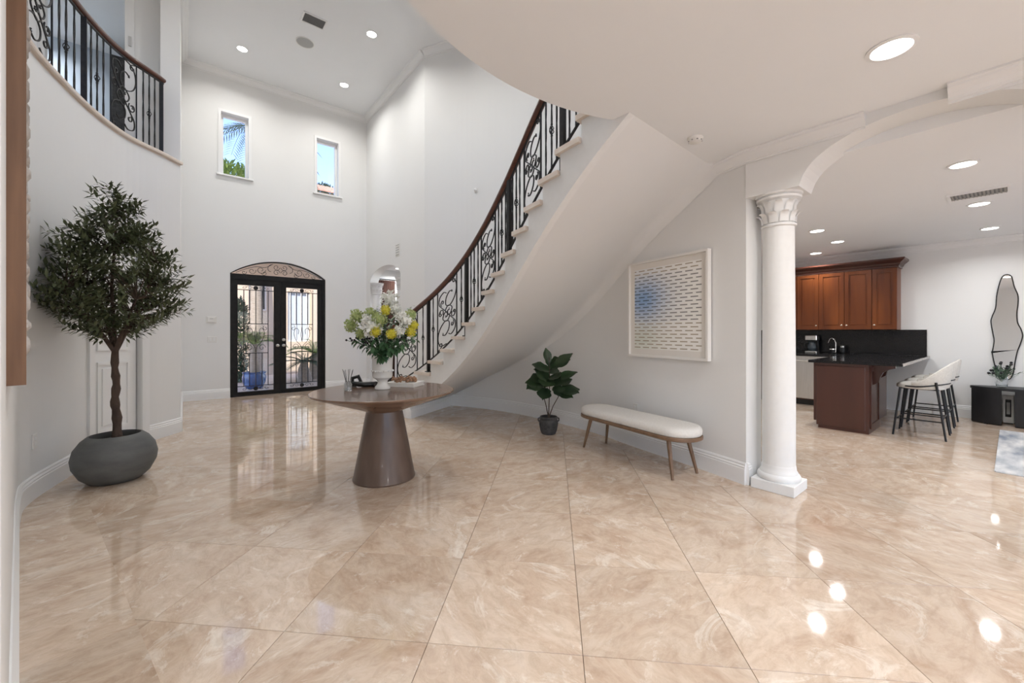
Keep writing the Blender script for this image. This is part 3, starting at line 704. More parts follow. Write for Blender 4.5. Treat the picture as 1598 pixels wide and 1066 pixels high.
# ------------------------------------------------------------------ interior door in the left wall
A, B = LEFT.at(ud0, -.05), LEFT.at(ud1, -.05); dv = (B-A).normalized(); nv = Vector((dv.y, -dv.x)); wd = (B-A).length
M3 = Matrix(((dv.x, nv.x, 0, A.x), (dv.y, nv.y, 0, A.y), (0, 0, 1, 0), (0, 0, 0, 1)))      # local x along the wall, y into the room
d3 = thing('door_3', ((A.x+B.x)/2, (A.y+B.y)/2, 0), 'white panelled interior door behind the olive tree', 'door', kind='structure')
lf = MB(M3).box(.01, wd-.015, -.04, 0, .01, 2.43); lf.f = [f[::-1] for f in lf.f]; lfo = lf.build('door_leaf', 'trim_paint', d3)
for z0, z1 in ((.25, 1.0), (1.12, 2.25)):
    m = MB(M3)
    m.box(.14, wd-.14, 0, .012, z0, z0+.03).box(.14, wd-.14, 0, .012, z1-.03, z1).box(.14, .17, 0, .012, z0+.03, z1-.03).box(wd-.17, wd-.14, 0, .012, z0+.03, z1-.03); m.build('panel_moulding', 'trim_paint', lfo)
    MB(M3).rbox(.21, wd-.21, -.005, .010, z0+.07, z1-.07, .004).build('panel', 'trim_paint', lfo)
m = MB()
for u0, u1 in ((ud0-.09, ud0), (ud1, ud1+.09)): sweep(m, LEFT, [(0, 0), (.022, 0), (.022, 2.47), (0, 2.47)], u0, u1)
cu = (ud0+ud1)/2
for k in range(12):
    a, b = ud0-.09+(ud1-ud0+.18)*k/12, ud0-.09+(ud1-ud0+.18)*(k+1)/12
    f = lambda u, g: 2.44+.10*math.sqrt(max(0, 1-((u-cu)/((ud1-ud0)/2+.091))**2))+g
    P, Q = LEFT.at(a), LEFT.at(b); P2, Q2 = LEFT.at(a, .022), LEFT.at(b, .022)
    m.hexa([(P.x, P.y, f(a, .01)), (Q.x, Q.y, f(b, .01)), (Q2.x, Q2.y, f(b, .01)), (P2.x, P2.y, f(a, .01))], [(P.x, P.y, f(a, .10)), (Q.x, Q.y, f(b, .10)), (Q2.x, Q2.y, f(b, .10)), (P2.x, P2.y, f(a, .10))])
m.build('casing', 'trim_paint', d3)

# ------------------------------------------------------------------ columns
def column(x, y, label, s=1.0, top=2.47):
    c = thing('column', (x, y, 0), label, 'column')
    MB().rbox(x-.16*s, x+.16*s, y-.16*s, y+.16*s, 0, .085, .004).build('plinth', 'plaster', c)
    MB().lathe([(r*s, z) for r, z in ((.150, .085), (.158, .10), (.158, .118), (.148, .135), (.138, .14), (.138, .15), (.128, .165), (.126, .19), (.122, .21))], (x, y, 0), 32).build('base_moulding', 'plaster', c, smooth=True)
    MB().lathe([(.121*s, .205), (.121*s, .9), (.113*s, top-.26)], (x, y, 0), 36).build('shaft', 'plaster', c, smooth=True)
    cp = MB().lathe([(r*s, top+z) for r, z in ((.113, -.275), (.128, -.268), (.128, -.252), (.113, -.245), (.113, -.23), (.118, -.12), (.135, -.06), (.160, -.045), (.165, -.03), (.150, -.02), (.168, -.012), (.172, .0))], (x, y, 0), 32).build('capital', 'plaster', c, smooth=True)
    for tier, (z0, L, n_, off) in enumerate(((-.24, .10, 10, 0), (-.16, .11, 10, PI/10))):
        for k in range(n_):
            a = 2*PI*k/n_+off; d = Vector((math.cos(a), math.sin(a), 0)); m = MB()
            sd = Vector((-d.y, d.x, 0)); vs2 = []
            for t in range(5):
                u = t/4; w_ = .034*s*(1-.35*u*u); rr = (.116+.012*u+.034*max(0, u-.55)*2)*s; z = top+z0+L*(u-.25*max(0, u-.8)*4)
                for q in (-1, 0, 1): vs2.append(Vector((x, y, z))+d*(rr+(.008 if q == 0 else 0))+sd*(w_*q))
            m.add(vs2, [(3*t+q, 3*t+q+1, 3*t+q+4, 3*t+q+3) for t in range(4) for q in range(2)])
            m.build('acanthus_leaf', 'plaster', cp, smooth=True, angle=70)
    return c
column(3.925, 1.25, 'round white column with a leafy capital between the bench and the kitchen')
column(3.60, 9.50, 'white column with a leafy capital on the far side of the small arch', .9)
column(3.60, 8.08, 'white column with a leafy capital on the near side of the small arch', .9)
# ------------------------------------------------------------------ recessed lights and ceiling fittings
def downlight(x, y, z, label, power, r=.075, tint=(.97, .985, 1.0)):
    t = thing('recessed_light', (x, y, z), label, 'ceiling light', 'recessed ceiling lights')
    MB().lathe([(r*1.28, 0), (r*1.30, -.006), (r*1.05, -.010), (r, -.002), (r, 0)], (x, y, z), 24).build('trim_ring', 'trim_paint', t, smooth=True)
    MB().lathe([(.001, -.004), (r, -.004), (r, -.001), (.001, -.001)], (x, y, z), 24).build('lens', 'light_lens', t)
    l = bpy.data.lights.new('lamp', 'AREA'); l.shape = 'DISK'; l.size = 2*r*.95; l.energy = power*LAMP; l.color = tint; l.spread = math.radians(150)
    o = bpy.data.objects.new('lamp', l); COL.objects.link(o); o.parent = t; o.location = (0, 0, -.012)
downlight(.865, 8.89, ZH, 'small lit ceiling light left of the round ceiling speaker', 14.5, tint=(1, .985, .955))
downlight(2.569, 7.03, ZH, 'small lit ceiling light right of the high ceiling vent', 14.5, tint=(1, .985, .955))
downlight(2.649, 8.84, ZH, 'small lit ceiling light nearest the right high window', 14.5, tint=(1, .985, .955))
downlight(.865, 5.2, ZH, 'added fill light of the high entry, above the olive tree, out of view', 14.5, tint=(1, .985, .955))  # this and the next two: unseen lamps added as soft fill
downlight(2.569, 5.2, ZH, 'added fill light of the high entry, above the stair, out of view', 14.5, tint=(1, .985, .955))
downlight(1.7, 3.4, ZH, 'added fill light of the high entry, above the round table, out of view', 14.5, tint=(1, .985, .955))
downlight(-1.6, 4.6, ZH, 'added fill light of the upstairs hall, out of view', 9)  # unseen, added to fill the upstairs hall with light
downlight(1.0, .2, ZH, 'added fill light above the upstairs bridge, out of view', 9)  # unseen, added to brighten the space over the bridge
downlight(3.009, .418, ZL, 'large lit ceiling light nearest the viewer on the low ceiling', 12, .085)
for q, (x, y) in enumerate(((.6, .1), (2.9, -2.2), (.6, -2.2), (-2, -2.2), (2.9, -4.6), (.6, -4.6), (-2, -4.6))):  # fill lamps added behind the camera for brightness, none in view
    downlight(x, y, ZL, 'unseen fill light added in the low ceiling behind the viewer '+('over the table side', 'by the arch', 'in the middle row', 'by the left windows', 'by the back windows near the arch', 'by the back windows in the middle', 'in the back left corner')[q], 20, .085)
for (x, y, lab) in ((5.059, .261, 'lit kitchen light left of the ceiling air vent'), (6.764, .231, 'lit kitchen light just below the ceiling air vent'), (8.464, .193, 'lit kitchen light nearest the wavy mirror'),
                    (6.822, 1.706, 'lit kitchen light nearest the column, over the peninsula'), (7.891, 1.712, 'lit kitchen light in front of the cabinets, middle of the three'), (8.745, 2.206, 'lit kitchen light closest to the cabinet crown')):
    downlight(x, y, ZK, lab, 9)
for q, (x, y) in enumerate(((5.06, -2.2), (7.2, -2.2), (5.06, -4.4), (7.2, -4.4), (6.0, 3.6))):  # more unseen lamps, added as fill on the kitchen side
    downlight(x, y, ZK, 'added kitchen fill light out of view '+('beyond the arch', 'over the rug', 'by the back windows', 'in the back corner', 'beside the hidden side wall')[q], 10)
downlight(4.12, 9.45, ZL, 'lit light seen through the small arch', 10)
downlight(5.6, 8.4, ZL, 'added dining room fill light out of view', 12)  # unseen, added as fill beyond the small arch
downlight(-2.0, 9.3, 6.15, 'unseen lamp added in place of window light in the upstairs blue grey room', 24, tint=(.86, .93, 1))  # added lamp, stands in for daylight from the room's own window
def vent(x, y, z, w, l_, label, n=6, dark='vent_dark'):
    t = thing('air_vent', (x, y, z), label, 'air vent')
    MB().box(x-w/2+.01, x+w/2-.01, y-l_/2+.01, y+l_/2-.01, z-.004, z-.001).build('backing', dark, t)
    m = MB(); e = .022
    m.box(x-w/2, x-w/2+e, y-l_/2, y+l_/2, z-.014, z).box(x+w/2-e, x+w/2, y-l_/2, y+l_/2, z-.014, z).box(x-w/2+e, x+w/2-e, y-l_/2, y-l_/2+e, z-.014, z).box(x-w/2+e, x+w/2-e, y+l_/2-e, y+l_/2, z-.014, z); m.build('frame', 'trim_paint', t)
    for k in range(n):
        yy = y-l_/2+e+(l_-2*e)*(k+.5)/n
        MB(Matrix.Translation((x, yy, z-.012)) @ Matrix.Rotation(.6, 4, 'X')).box(-w/2+e, w/2-e, -.009, .009, -.001, .001).build('louvre', 'grey_grille' if dark == 'vent_dark' else 'trim_paint', t)
    return t
vent(1.713, 7.33, ZH, .36, .26, 'rectangular grey air vent in the high ceiling', 6)
v = vent(6.24, .22, ZK, .27, .42, 'long white air vent with dark slots in the kitchen ceiling', 14)
vent(-1.06, 8.2, 6.15, .3, .2, 'air vent in the ceiling of the upstairs room', 5)
t = thing('ceiling_speaker', (1.718, 7.987, ZH), 'round grey speaker in the high ceiling', 'speaker')
MB().lathe([(.150, 0), (.150, -.006), (.138, -.008), (.136, -.004)], (1.718, 7.987, ZH), 32).build('rim', 'plastic_white', t, smooth=True)
MB().lathe([(.137, -.001), (.137, -.005), (.06, -.007), (.001, -.007)], (1.718, 7.987, ZH), 32).build('grille', 'grey_grille', t, smooth=True)
t = thing('smoke_detector', (3.186, 1.60, ZL), 'round white smoke detector on the low ceiling', 'smoke detector')
MB().lathe([(.058, 0), (.058, -.012), (.050, -.02), (.047, -.034), (.030, -.042), (.001, -.043)], (3.186, 1.60, ZL), 28).build('body', 'plastic_white', t, smooth=True)
m = MB()
for k in range(8):
    a = 2*PI*k/8; m.ball((3.186+.048*math.cos(a), 1.60+.048*math.sin(a), ZL-.027), (.008, .008, .004), 6, 4)
m.build('slots', 'vent_dark', t)
def wall_plate(name, M, w, h, label, cat, kind):
    p = M.translation; t = thing(name, p, label, cat)
    m = MB(M).rbox(-w/2, w/2, 0, .010, -h/2, h/2, .003); m.build('plate', 'plastic_white', t)
    if kind == 'outlet':
        for z in (.02, -.02): MB(M).rbox(-.016, .016, .009, .013, z-.013, z+.013, .002).build('socket', 'plaster', t)
    if kind == 'switch':
        for x in (-.03, .03): MB(M).rbox(x-.016, x+.016, .009, .014, -.03, .03, .003).build('rocker', 'plaster', t)
    if kind == 'thermostat':
        MB(M).rbox(-w/2+.02, w/2-.02, .009, .026, -h/2+.015, h/2-.015, .004).build('housing', 'plastic_white', t)
        MB(M).box(-.025, .025, .026, .0275, .012, .022).build('display', 'grey_grille', t)
    if kind == 'vent':
        for k in range(5): MB(M).box(-w/2+.02, w/2-.02, .010, .014, -h/2+.03+k*(h-.06)/4-.008, -h/2+.03+k*(h-.06)/4+.008).build('louvre', 'grey_grille', t)
    if kind == 'sensor': MB(M).ball((0, .02, 0), (w*.4, .03, h*.4), 12, 8).build('dome', 'plaster', t, smooth=True)
def onwall(path, u, z):
    q = path.at(u); n_ = (path.at(u, 1)-q).normalized(); d_ = Vector((-n_.y, n_.x))
    return Matrix(((d_.x, n_.x, 0, q.x+n_.x*.0005), (d_.y, n_.y, 0, q.y+n_.y*.0005), (0, 0, 1, z), (0, 0, 0, 1)))
wall_plate('thermostat', onwall(FR, .458+.2, 1.56), .17, .13, 'white thermostat on the front wall left of the doors', 'thermostat', 'thermostat')
wall_plate('light_switch', onwall(FR, .469+.2, 1.17), .15, .115, 'white light switch under the thermostat', 'light switch', 'switch')
wall_plate('wall_vent', onwall(VR, 9.9-8.05, 3.02), .20, .26, 'small grey wall vent above the small arch', 'air vent', 'vent')
wall_plate('wall_outlet', onwall(RIGHT, RIGHT.near(3.98, 2.72)-.02, .44), .075, .12, 'white wall outlet behind the bench', 'outlet', 'outlet')
wall_plate('wall_outlet', onwall(LEFT, LEFT.near(-.90, 4.9), .45), .07, .12, 'white wall outlet left of the grey planter', 'outlet', 'outlet')
wall_plate('motion_sensor', onwall(RIGHT, RIGHT.near(3.99, 5.9), 3.79), .07, .07, 'small white sensor on the stair wall above the handrail', 'sensor', 'sensor')

# ------------------------------------------------------------------ round entry table and what stands on it
TX, TY, TZ = 1.437, 3.611, .79
t = thing('pedestal_table', (TX, TY, 0), 'round walnut pedestal table with a tapered cone base in the middle of the entry', 'table')
MB().lathe([(.272, 0), (.274, .012), (.268, .02), (.160, .60), (.158, .615)], (TX, TY, 0), 56).build('pedestal', 'walnut', t, smooth=True)
MB().lathe([(.172, .612), (.176, .616), (.612, TZ-.022), (.625, TZ-.012), (.626, TZ-.004), (.62, TZ), (.001, TZ)], (TX, TY, 0), 64).build('table_top', 'walnut_top', t, smooth=True, angle=30)
def ontop(x, y, z=TZ):                                  # point on the table top under a photo pixel
    s = (z-CH)/((HY-y)/F); tt = (x-CX)/F
    return Vector(((FX+RX*tt)*s, (FY+RY*tt)*s))
VX, VY = ontop(597, 607)
v = thing('vase', (VX, VY, TZ), 'tall white ceramic footed vase on the round table', 'vase')
MB().lathe([(.065, 0), (.070, .006), (.068, .022), (.052, .04), (.044, .058), (.046, .075), (.060, .092), (.085, .108), (.090, .125), (.090, .16), (.094, .165), (.094, .172), (.089, .178), (.092, .27), (.098, .325), (.103, .335), (.098, .335), (.086, .27), (.083, .12), (.001, .11)], (VX, VY, TZ), 36).build('vase_body', 'ceramic', v, smooth=True)
m = MB()
for k in range(14):
    a = 2*PI*k/14; m.ball((VX+.095*math.cos(a), VY+.095*math.sin(a), TZ+.17), .009, 6, 4)
stuff(m.build('beaded_band', 'ceramic', v, smooth=True))
right = Vector((RX, RY, 0)); fwd = Vector((FX, FY, 0)); up = Vector((0, 0, 1))
vd = VX*FX+VY*FY
def bq(px, py, depth=0.):                               # bouquet point from its pixel, depth = metres towards the viewer from the vase axis
    d = vd-depth; l_ = (px-CX)/F*d
    return Vector((FX*d+RX*l_, FY*d+RY*l_, CH+(HY-py)/F*d))
BQ = thing('bouquet', (VX, VY, TZ+.30), 'full bouquet of yellow, white and green flowers in the white vase', 'bouquet')
def bloom(name, px, py, dep, r, m_, label, n=70, pl=.5, stem='leaf_green'):
    c = bq(px, py, dep)
    mb = MB(); g = (1+5**.5)/2
    mb.ball(c, r*.72, 8, 6)
    for k in range(n):
        z = 1-2*(k+.5)/n; a = 2*PI*k/g; d = Vector((math.sqrt(1-z*z)*math.cos(a), math.sqrt(1-z*z)*math.sin(a), z))
        tv = d.orthogonal().normalized(); tv.rotate(Matrix.Rotation(random.random()*6.28, 3, d))
        p = c+d*(r*.72); mb.leaf(p, d*.75+tv*.8, d, r*pl*random.uniform(.8, 1.2), r*pl*.75, -.15, .2, 1)
    root = mb.build(name, m_, BQ); root['label'] = label
    b = Vector((VX, VY, TZ+.30)); MB().tube([c-up*r*.4, c.lerp(b, .5)+up*.01, b], .004, 5).build('stem', stem, root)
Y_ = [(601, 484, .20, 'on top of the bouquet'), (586, 518, .27, 'front left, touching a white bloom'), (611, 521, .27, 'front centre above the vase'), (641, 518, .18, 'low on the right edge'), (645, 508, .12, 'far right edge beside the railing')]
for px, py, d, lab in Y_: bloom('yellow_flower', px, py, d, .050, 'flower_yellow', 'bright yellow round flower, '+lab, 90, .35)
for px, py, d, r, lab in ((573, 499, .22, .040, 'left, above the lower white one'), (581, 511, .23, .060, 'large, lower left front'), (608, 467, .02, .058, 'topmost of the bouquet'), (632, 500, .20, .040, 'right of centre'), (625, 492, .16, .035, 'upper right of centre'), (617, 483, .12, .035, 'beside the top yellow flower'), (622, 515, .24, .030, 'small, front right')):
    bloom('white_flower', px, py, d, r*1.3, 'flower_white', 'white ruffled flower, '+lab, 60, .6)
for px, py, d, r, lab in ((548, 508, .06, .052, 'at the left edge of the bouquet'), (557, 493, .10, .050, 'upper left of the bouquet'), (578, 489, .14, .045, 'left of the top yellow flower'), (592, 499, .22, .055, 'in the centre of the bouquet'), (640, 492, .06, .045, 'upper right edge of the bouquet'), (564, 520, .12, .045, 'lower left above the dark berries')):
    bloom('green_hydrangea', px, py, d, r*1.25, 'flower_green', 'yellow green hydrangea, '+lab, 90, .4)
def spray(name, px, py, dep, m_, L, label, n=12, w=.45, spread=1.0, down=False):
    c = bq(px, py, dep); b = Vector((VX, VY, TZ+.31))
    mb = MB(); ax = (c-b).normalized()
    for k in range(n):
        s = .35+.65*(k+1)/n; p = b.lerp(c, s); sd = ax.orthogonal().normalized(); sd.rotate(Matrix.Rotation(k*2.4, 3, ax))
        mb.leaf(p, ax*.6+sd*spread-(up*.5 if down else up*0), up, L*random.uniform(.8, 1.2), L*w, .2, .2, 2)
    root = mb.build(name, m_, BQ); root['label'] = label; MB().tube([b, b.lerp(c, .5), c], [.004, .003, .002], 5).build('stem', m_, root)
for px, py, d, lab in ((596, 556, .20, 'hanging in front of the vase'), (612, 540, .24, 'low front right'), (580, 540, .20, 'low front left'), (632, 535, .16, 'low right'), (600, 530, .25, 'front centre'), (557, 530, .08, 'low left edge'), (648, 527, .04, 'right edge low'), (570, 505, .06, 'inside left'), (600, 505, .1, 'inside centre'), (625, 505, .06, 'inside right'), (585, 490, -.05, 'inside back left'), (615, 492, -.05, 'inside back right'), (640, 520, -.1, 'back right'), (560, 515, -.1, 'back left')):
    spray('green_leaf_spray', px, py, d, 'leaf_green', .075, 'green leaf spray, '+lab, 16, .5, 1.0, py > 522)
for px, py, d, lab in ((620, 478, .08, 'top right of the bouquet'), (633, 508, .22, 'right front, pale'), (610, 500, .24, 'centre front, pale'), (650, 488, 0, 'far right, pale'), (548, 485, 0, 'top left, pale'), (595, 470, 0, 'top, behind the yellow flower'), (588, 480, .1, 'top left of centre, pale'), (642, 478, -.05, 'back right, pale')):
    spray('grey_leaf_spray', px, py, d, 'leaf_grey', .045, 'pale grey green leaf spray, '+lab, 14, .5)
for px, py, d, lab in ((552, 528, .12, 'left edge of the bouquet'), (570, 533, .16, 'lower left of the bouquet'), (583, 528, .14, 'below the large white flower'), (628, 527, .14, 'lower right of the bouquet')):
    c = bq(px, py, d); m = MB(); m2 = MB(); b = Vector((VX, VY, TZ+.3))
    for k in range(9):
        q = c+Vector((random.uniform(-.05, .05), random.uniform(-.05, .05), random.uniform(-.035, .03))); m.ball(q, .010, 7, 5); m2.tube([b.lerp(c, .6), q], .002, 4)
    root = m.build('berry_sprig', 'berry', BQ, smooth=True); root['label'] = 'dark berry sprig at the '+lab; m2.build('stem', 'leaf_green', root)
# reed diffuser
q = ontop(543, 610); t = thing('reed_diffuser', (q.x, q.y, TZ), 'small glass reed diffuser with dark sticks on the left of the table', 'diffuser')
MB().lathe([(.033, 0), (.034, .004), (.034, .065), (.026, .075), (.026, .085), (.022, .085), (.022, .072), (.030, .06), (.030, .008), (.001, .008)], (q.x, q.y, TZ), 24).build('jar', 'jar_glass', t, smooth=True)
MB().lathe([(.028, .006), (.028, .03), (.001, .03)], (q.x, q.y, TZ), 20).build('oil', 'jar_glass', t)
for k in range(7):
    a = k*.9; MB().tube([(q.x, q.y, TZ+.01), (q.x+.045*math.cos(a), q.y+.045*math.sin(a), TZ+.19+.01*math.sin(k*3))], .0022, 5).build('reed', 'black_wood', t)
# black knot sculpture lying beside it
q = ontop(566, 604); t = thing('knot_sculpture', (q.x, q.y, TZ), 'black knotted sculpture lying behind the reed diffuser', 'sculpture')
P = lambda a, b, c: (q.x+RX*a+FX*b, q.y+RY*a+FY*b, TZ+c)
MB().tube([P(-.13, 0, .012), P(-.07, 0, .016), P(-.02, .01, .05), P(-.05, .02, .10), P(-.10, .01, .085), P(-.095, -.01, .04), P(-.03, -.02, .03), P(.03, -.01, .026), P(.09, .02, .026), P(.105, .07, .024), P(.04, .08, .022), P(-.03, .04, .02)], [.012, .016, .021, .020, .018, .020, .024, .026, .025, .022, .02, .014], 10).build('knot', 'black_ceramic', t, smooth=True)
# box book with a bead garland
q = ontop(632, 602); MT = Matrix.Translation((q.x, q.y, TZ)) @ Matrix(((RX, FX, 0, 0), (RY, FY, 0, 0), (0, 0, 1, 0), (0, 0, 0, 1))) @ Matrix.Rotation(-.25, 4, 'Z')
t = thing('box_book', (q.x, q.y, TZ), 'large white coffee table book beside the vase', 'book')
MB(MT).rbox(-.155, .155, -.11, .11, 0, .006, .002).build('back_cover', 'book_cover', t); MB(MT).rbox(-.15, .15, -.105, .105, .006, .034, .002).build('pages', 'paper', t); MB(MT).rbox(-.155, .155, -.11, .11, .034, .040, .002).build('front_cover', 'book_cover', t)
g = thing('bead_garland', MT @ Vector((0, 0, .04)), 'brown wooden bead garland coiled on the white book', 'garland')
n = 0; pts = []
for k in range(70):
    a = k*.30; r = .05+.055*abs(math.sin(k*.11)); pts.append((r*1.15*math.cos(a)-.01, r*.85*math.sin(a), .053+.010*(k % 3)+.008*math.sin(k*.7)))
bm0 = MB().ball((0, 0, 0), .0125, 8, 6)
b0 = bm0.build('bead', 'bead_wood', smooth=True, origin=(0, 0, 0))
for k, p in enumerate(pts):
    o = b0 if k == 0 else b0.copy()
    if k: COL.objects.link(o)
    o.parent = g; w_ = MT @ Vector(p); o.location = w_-WL[g]

# ------------------------------------------------------------------ olive tree in its planter
PX, PY = -.455, 5.06
t = thing('planter', (PX, PY, 0), 'large round grey concrete planter by the left wall', 'planter')
MB().lathe([(.15, 0), (.175, .004), (.235, .06), (.278, .15), (.287, .22), (.270, .30), (.225, .37), (.185, .405), (.170, .408), (.170, .38), (.19, .34), (.001, .34)], (PX, PY, 0), 48).build('bowl', 'concrete', t, smooth=True, angle=60)
MB().lathe([(.176, .35), (.12, .362), (.001, .365)], (PX, PY, 0), 24).build('soil_top', 'soil', t, smooth=True)
ot = thing('olive_tree', (PX, PY, .362), 'slender olive tree with a bushy dark green crown in the grey planter', 'tree')
rnd = random.Random(3)
tp = [Vector((PX+.008, PY-.005, .36)), Vector((PX+.008, PY, .55)), Vector((PX-.006, PY+.004, .70)), Vector((PX+.004, PY, .85)), Vector((PX-.006, PY, 1.0)), Vector((PX-.004, PY, 1.16))]
tp = [Vector(((.5*((2*b)+(c-a)*q+(2*a-5*b+4*c-d_)*q*q+(3*b-a-3*c+d_)*q**3)))) for a, b, c, d_ in [(tp[max(i-1, 0)], tp[i], tp[i+1], tp[min(i+2, 5)]) for i in range(5)] for q in (0, .25, .5, .75)]+[tp[-1]]
MB().tube(tp, [.034-.010*k/20+.0045*math.sin(k*1.9)*(k < 19) for k in range(len(tp))], 10).build('trunk', 'bark', ot, smooth=True, angle=80)
def env(z):
    ks = [(1.22, .10), (1.34, .34), (1.50, .46), (1.72, .50), (1.95, .42), (2.12, .31), (2.30, .16), (2.48, .09), (2.62, .03)]
    for (a, ra), (b, rb) in zip(ks, ks[1:]):
        if a <= z <= b: return .92*(ra+(rb-ra)*(z-a)/(b-a))
    return .02
leaves = MB(); twigs = MB(); base = Vector((PX-.004, PY, 1.14))
mains = []
for k in range(7):
    a = k*2.4+.4; z = (1.75, 2.1, 1.6, 2.35, 1.65, 1.95, 1.75)[k]; r = env(z)*(.75 if k != 3 else .1)
    e = Vector((PX+r*math.cos(a), PY+r*math.sin(a), z)); mid = base.lerp(e, .45)+Vector((rnd.uniform(-.03, .03), rnd.uniform(-.03, .03), .04))
    pl = [base, base.lerp(mid, .5)+up*.01, mid, mid.lerp(e, .5), e]; mains.append(pl)
    MB().tube(pl, [.020, .016, .012, .009, .005], 7).build('branch', 'bark', ot, smooth=True, angle=80)
for k in range(520):
    z = 1.28+1.34*rnd.random()
    while rnd.random() > env(z)/.47: z = 1.28+1.34*rnd.random()
    r = env(z)*math.sqrt(rnd.uniform(.12, 1.0))*rnd.uniform(.9, 1.08); a = rnd.uniform(0, 2*PI)
    e = Vector((PX+r*math.cos(a), PY+r*math.sin(a), z+rnd.uniform(-.03, .05)))
    s_ = min((q for pl in mains for q in pl[1:]), key=lambda q: (q-e).length+.6*max(0, q.z-e.z+.1))
    dr = (e-s_); out = Vector((math.cos(a), math.sin(a), rnd.uniform(.1, .9))).normalized()
    if dr.length > .02: twigs.tube([s_, s_.lerp(e, .6)+up*.015, e], [.0045, .003, .0015], 4, caps=False)
    L = rnd.uniform(.10, .17)
    for j in range(13):
        f = j/12; p = e+out*(L*(f-.35)); sd = out.orthogonal().normalized(); sd.rotate(Matrix.Rotation(j*1.7+rnd.random(), 3, out))
        leaves.leaf(p, out*.7+sd*.9, up, rnd.uniform(.055, .09), rnd.uniform(.020, .030), .12, .2, 1)
twigs.build('twigs', 'bark', ot); stuff(leaves.build('foliage', 'olive_leaf', ot))

# ------------------------------------------------------------------ small fig plant
GX, GY = 3.70, 3.80
t = thing('plant_pot', (GX, GY, 0), 'small dark grey ribbed pot with two handles near the bench', 'pot')
MB().lathe([(.085, 0), (.092, .006), (.108, .05), (.122, .12), (.124, .16), (.112, .19), (.116, .205), (.112, .225), (.10, .225), (.10, .19), (.001, .185)], (GX, GY, 0), 18).build('pot_body', 'dark_pot', t, smooth=True, angle=25)
for s in (-1, 1):
    MB().tube([(GX+s*RX*.113, GY+s*RY*.113, .205), (GX+s*RX*.132, GY+s*RY*.132, .20), (GX+s*RX*.134, GY+s*RY*.134, .175), (GX+s*RX*.122, GY+s*RY*.122, .16)], .009, 6).build('handle', 'dark_pot', t, smooth=True)
MB().lathe([(.101, .192), (.05, .2), (.001, .202)], (GX, GY, 0), 16).build('soil_top', 'soil', t)
fp = thing('fiddle_leaf_fig', (GX, GY, .20), 'fiddle leaf fig with broad dark green leaves in the small dark pot', 'plant')
gd = GX*FX+GY*FY
def gp(px, py, dep=0):
    d = gd-dep; l_ = (px-CX)/F*d; return Vector((FX*d+RX*l_, FY*d+RY*l_, CH+(HY-py)/F*d))
g0 = Vector((GX, GY, .20)); stems = [[g0, gp(857, 625), gp(858, 590), gp(857, 558)], [g0, gp(852, 632), gp(846, 610), gp(840, 592)], [g0, gp(863, 634), gp(872, 618), gp(888, 606)]]
for s in stems: MB().tube(s, [.008, .006, .005, .004], 6).build('stem', 'bark', fp, smooth=True)
def big_leaf(p, d, upv, L, w):
    m = MB(); d = d.normalized(); sd = d.cross(upv).normalized(); nn = sd.cross(d); vs2 = []; W_ = (.10, .55, .80, .78, .95, 1.0, .85, .45, .06)
    for i, f in enumerate(W_):
        u = i/8; c = p+d*(L*u)-nn*(.22*L*u*u)
        for q in (-1, -.5, 0, .5, 1): vs2.append(c+sd*(w/2*f*q)+nn*(.10*w*abs(q)+.02*w*math.sin(i*2.1+q*3)))
    m.add(vs2, [(5*i+j, 5*i+j+1, 5*i+j+6, 5*i+j+5) for i in range(8) for j in range(4)]); m.build('leaf', 'fig_leaf', fp, smooth=True, angle=80)
for (bx, by, tx, ty, dep, w) in ((857, 572, 853, 546, .0, .10), (858, 576, 886, 562, .02, .15), (858, 578, 889, 553, .0, .13), (857, 580, 834, 570, .03, .15), (857, 592, 851, 603, .18, .20), (858, 590, 872, 590, .14, .19), (857, 595, 838, 578, .06, .2), (858, 597, 895, 581, .06, .13),
                               (848, 603, 824, 598, .06, .19), (846, 600, 826, 606, .12, .2), (843, 598, 832, 585, -.05, .18), (862, 602, 890, 593, -.02, .15), (866, 610, 899, 612, .08, .15), (872, 610, 902, 608, -.04, .15), (868, 614, 890, 620, .12, .14), (852, 606, 848, 622, .10, .17), (864, 604, 876, 616, .08, .17), (858, 570, 868, 560, .1, .12), (856, 584, 868, 575, -.1, .16)):
    p = gp(bx, by); e = gp(tx, ty, dep); big_leaf(p, e-p+up*.03, up+right*.05-fwd*.75, max(.16, (e-p).length*1.12), w*1.15)

# ------------------------------------------------------------------ bench
b0 = Vector((3.762, 3.07)); b1 = Vector((3.583, 1.88)); bc = (b0+b1)/2+Vector((-.02, 0)); bd = (b1-b0).normalized(); bn = Vector((bd.y, -bd.x))
MBn = Matrix(((bd.x, bn.x, 0, bc.x), (bd.y, bn.y, 0, bc.y), (0, 0, 1, 0), (0, 0, 0, 1)))
t = thing('bench', (bc.x, bc.y, 0), 'low oval bench with a white upholstered seat on four wooden legs under the print', 'bench')
def stadium(L, w, n=14):
    r = w/2; return [(L/2-r+r*math.cos(a), r*math.sin(a)) for a in [-PI/2+PI*k/n for k in range(n+1)]]+[(-L/2+r+r*math.cos(a), r*math.sin(a)) for a in [PI/2+PI*k/n for k in range(n+1)]]
def pillow(mb, L, w, prof):
    rows = [stadium(L-2*i, w-2*i) for i, z in prof]; n_ = len(rows[0]); vs2 = [(x, y, z) for (i, z), r in zip(prof, rows) for x, y in r]
    mb.add(vs2, [(a*n_+j, a*n_+(j+1) % n_, (a+1)*n_+(j+1) % n_, (a+1)*n_+j) for a in range(len(prof)-1) for j in range(n_)]+[list(range(n_))[::-1], list(range((len(prof)-1)*n_, len(prof)*n_))]); return mb
def flip(mb): mb.f = [f[::-1] for f in mb.f]; return mb
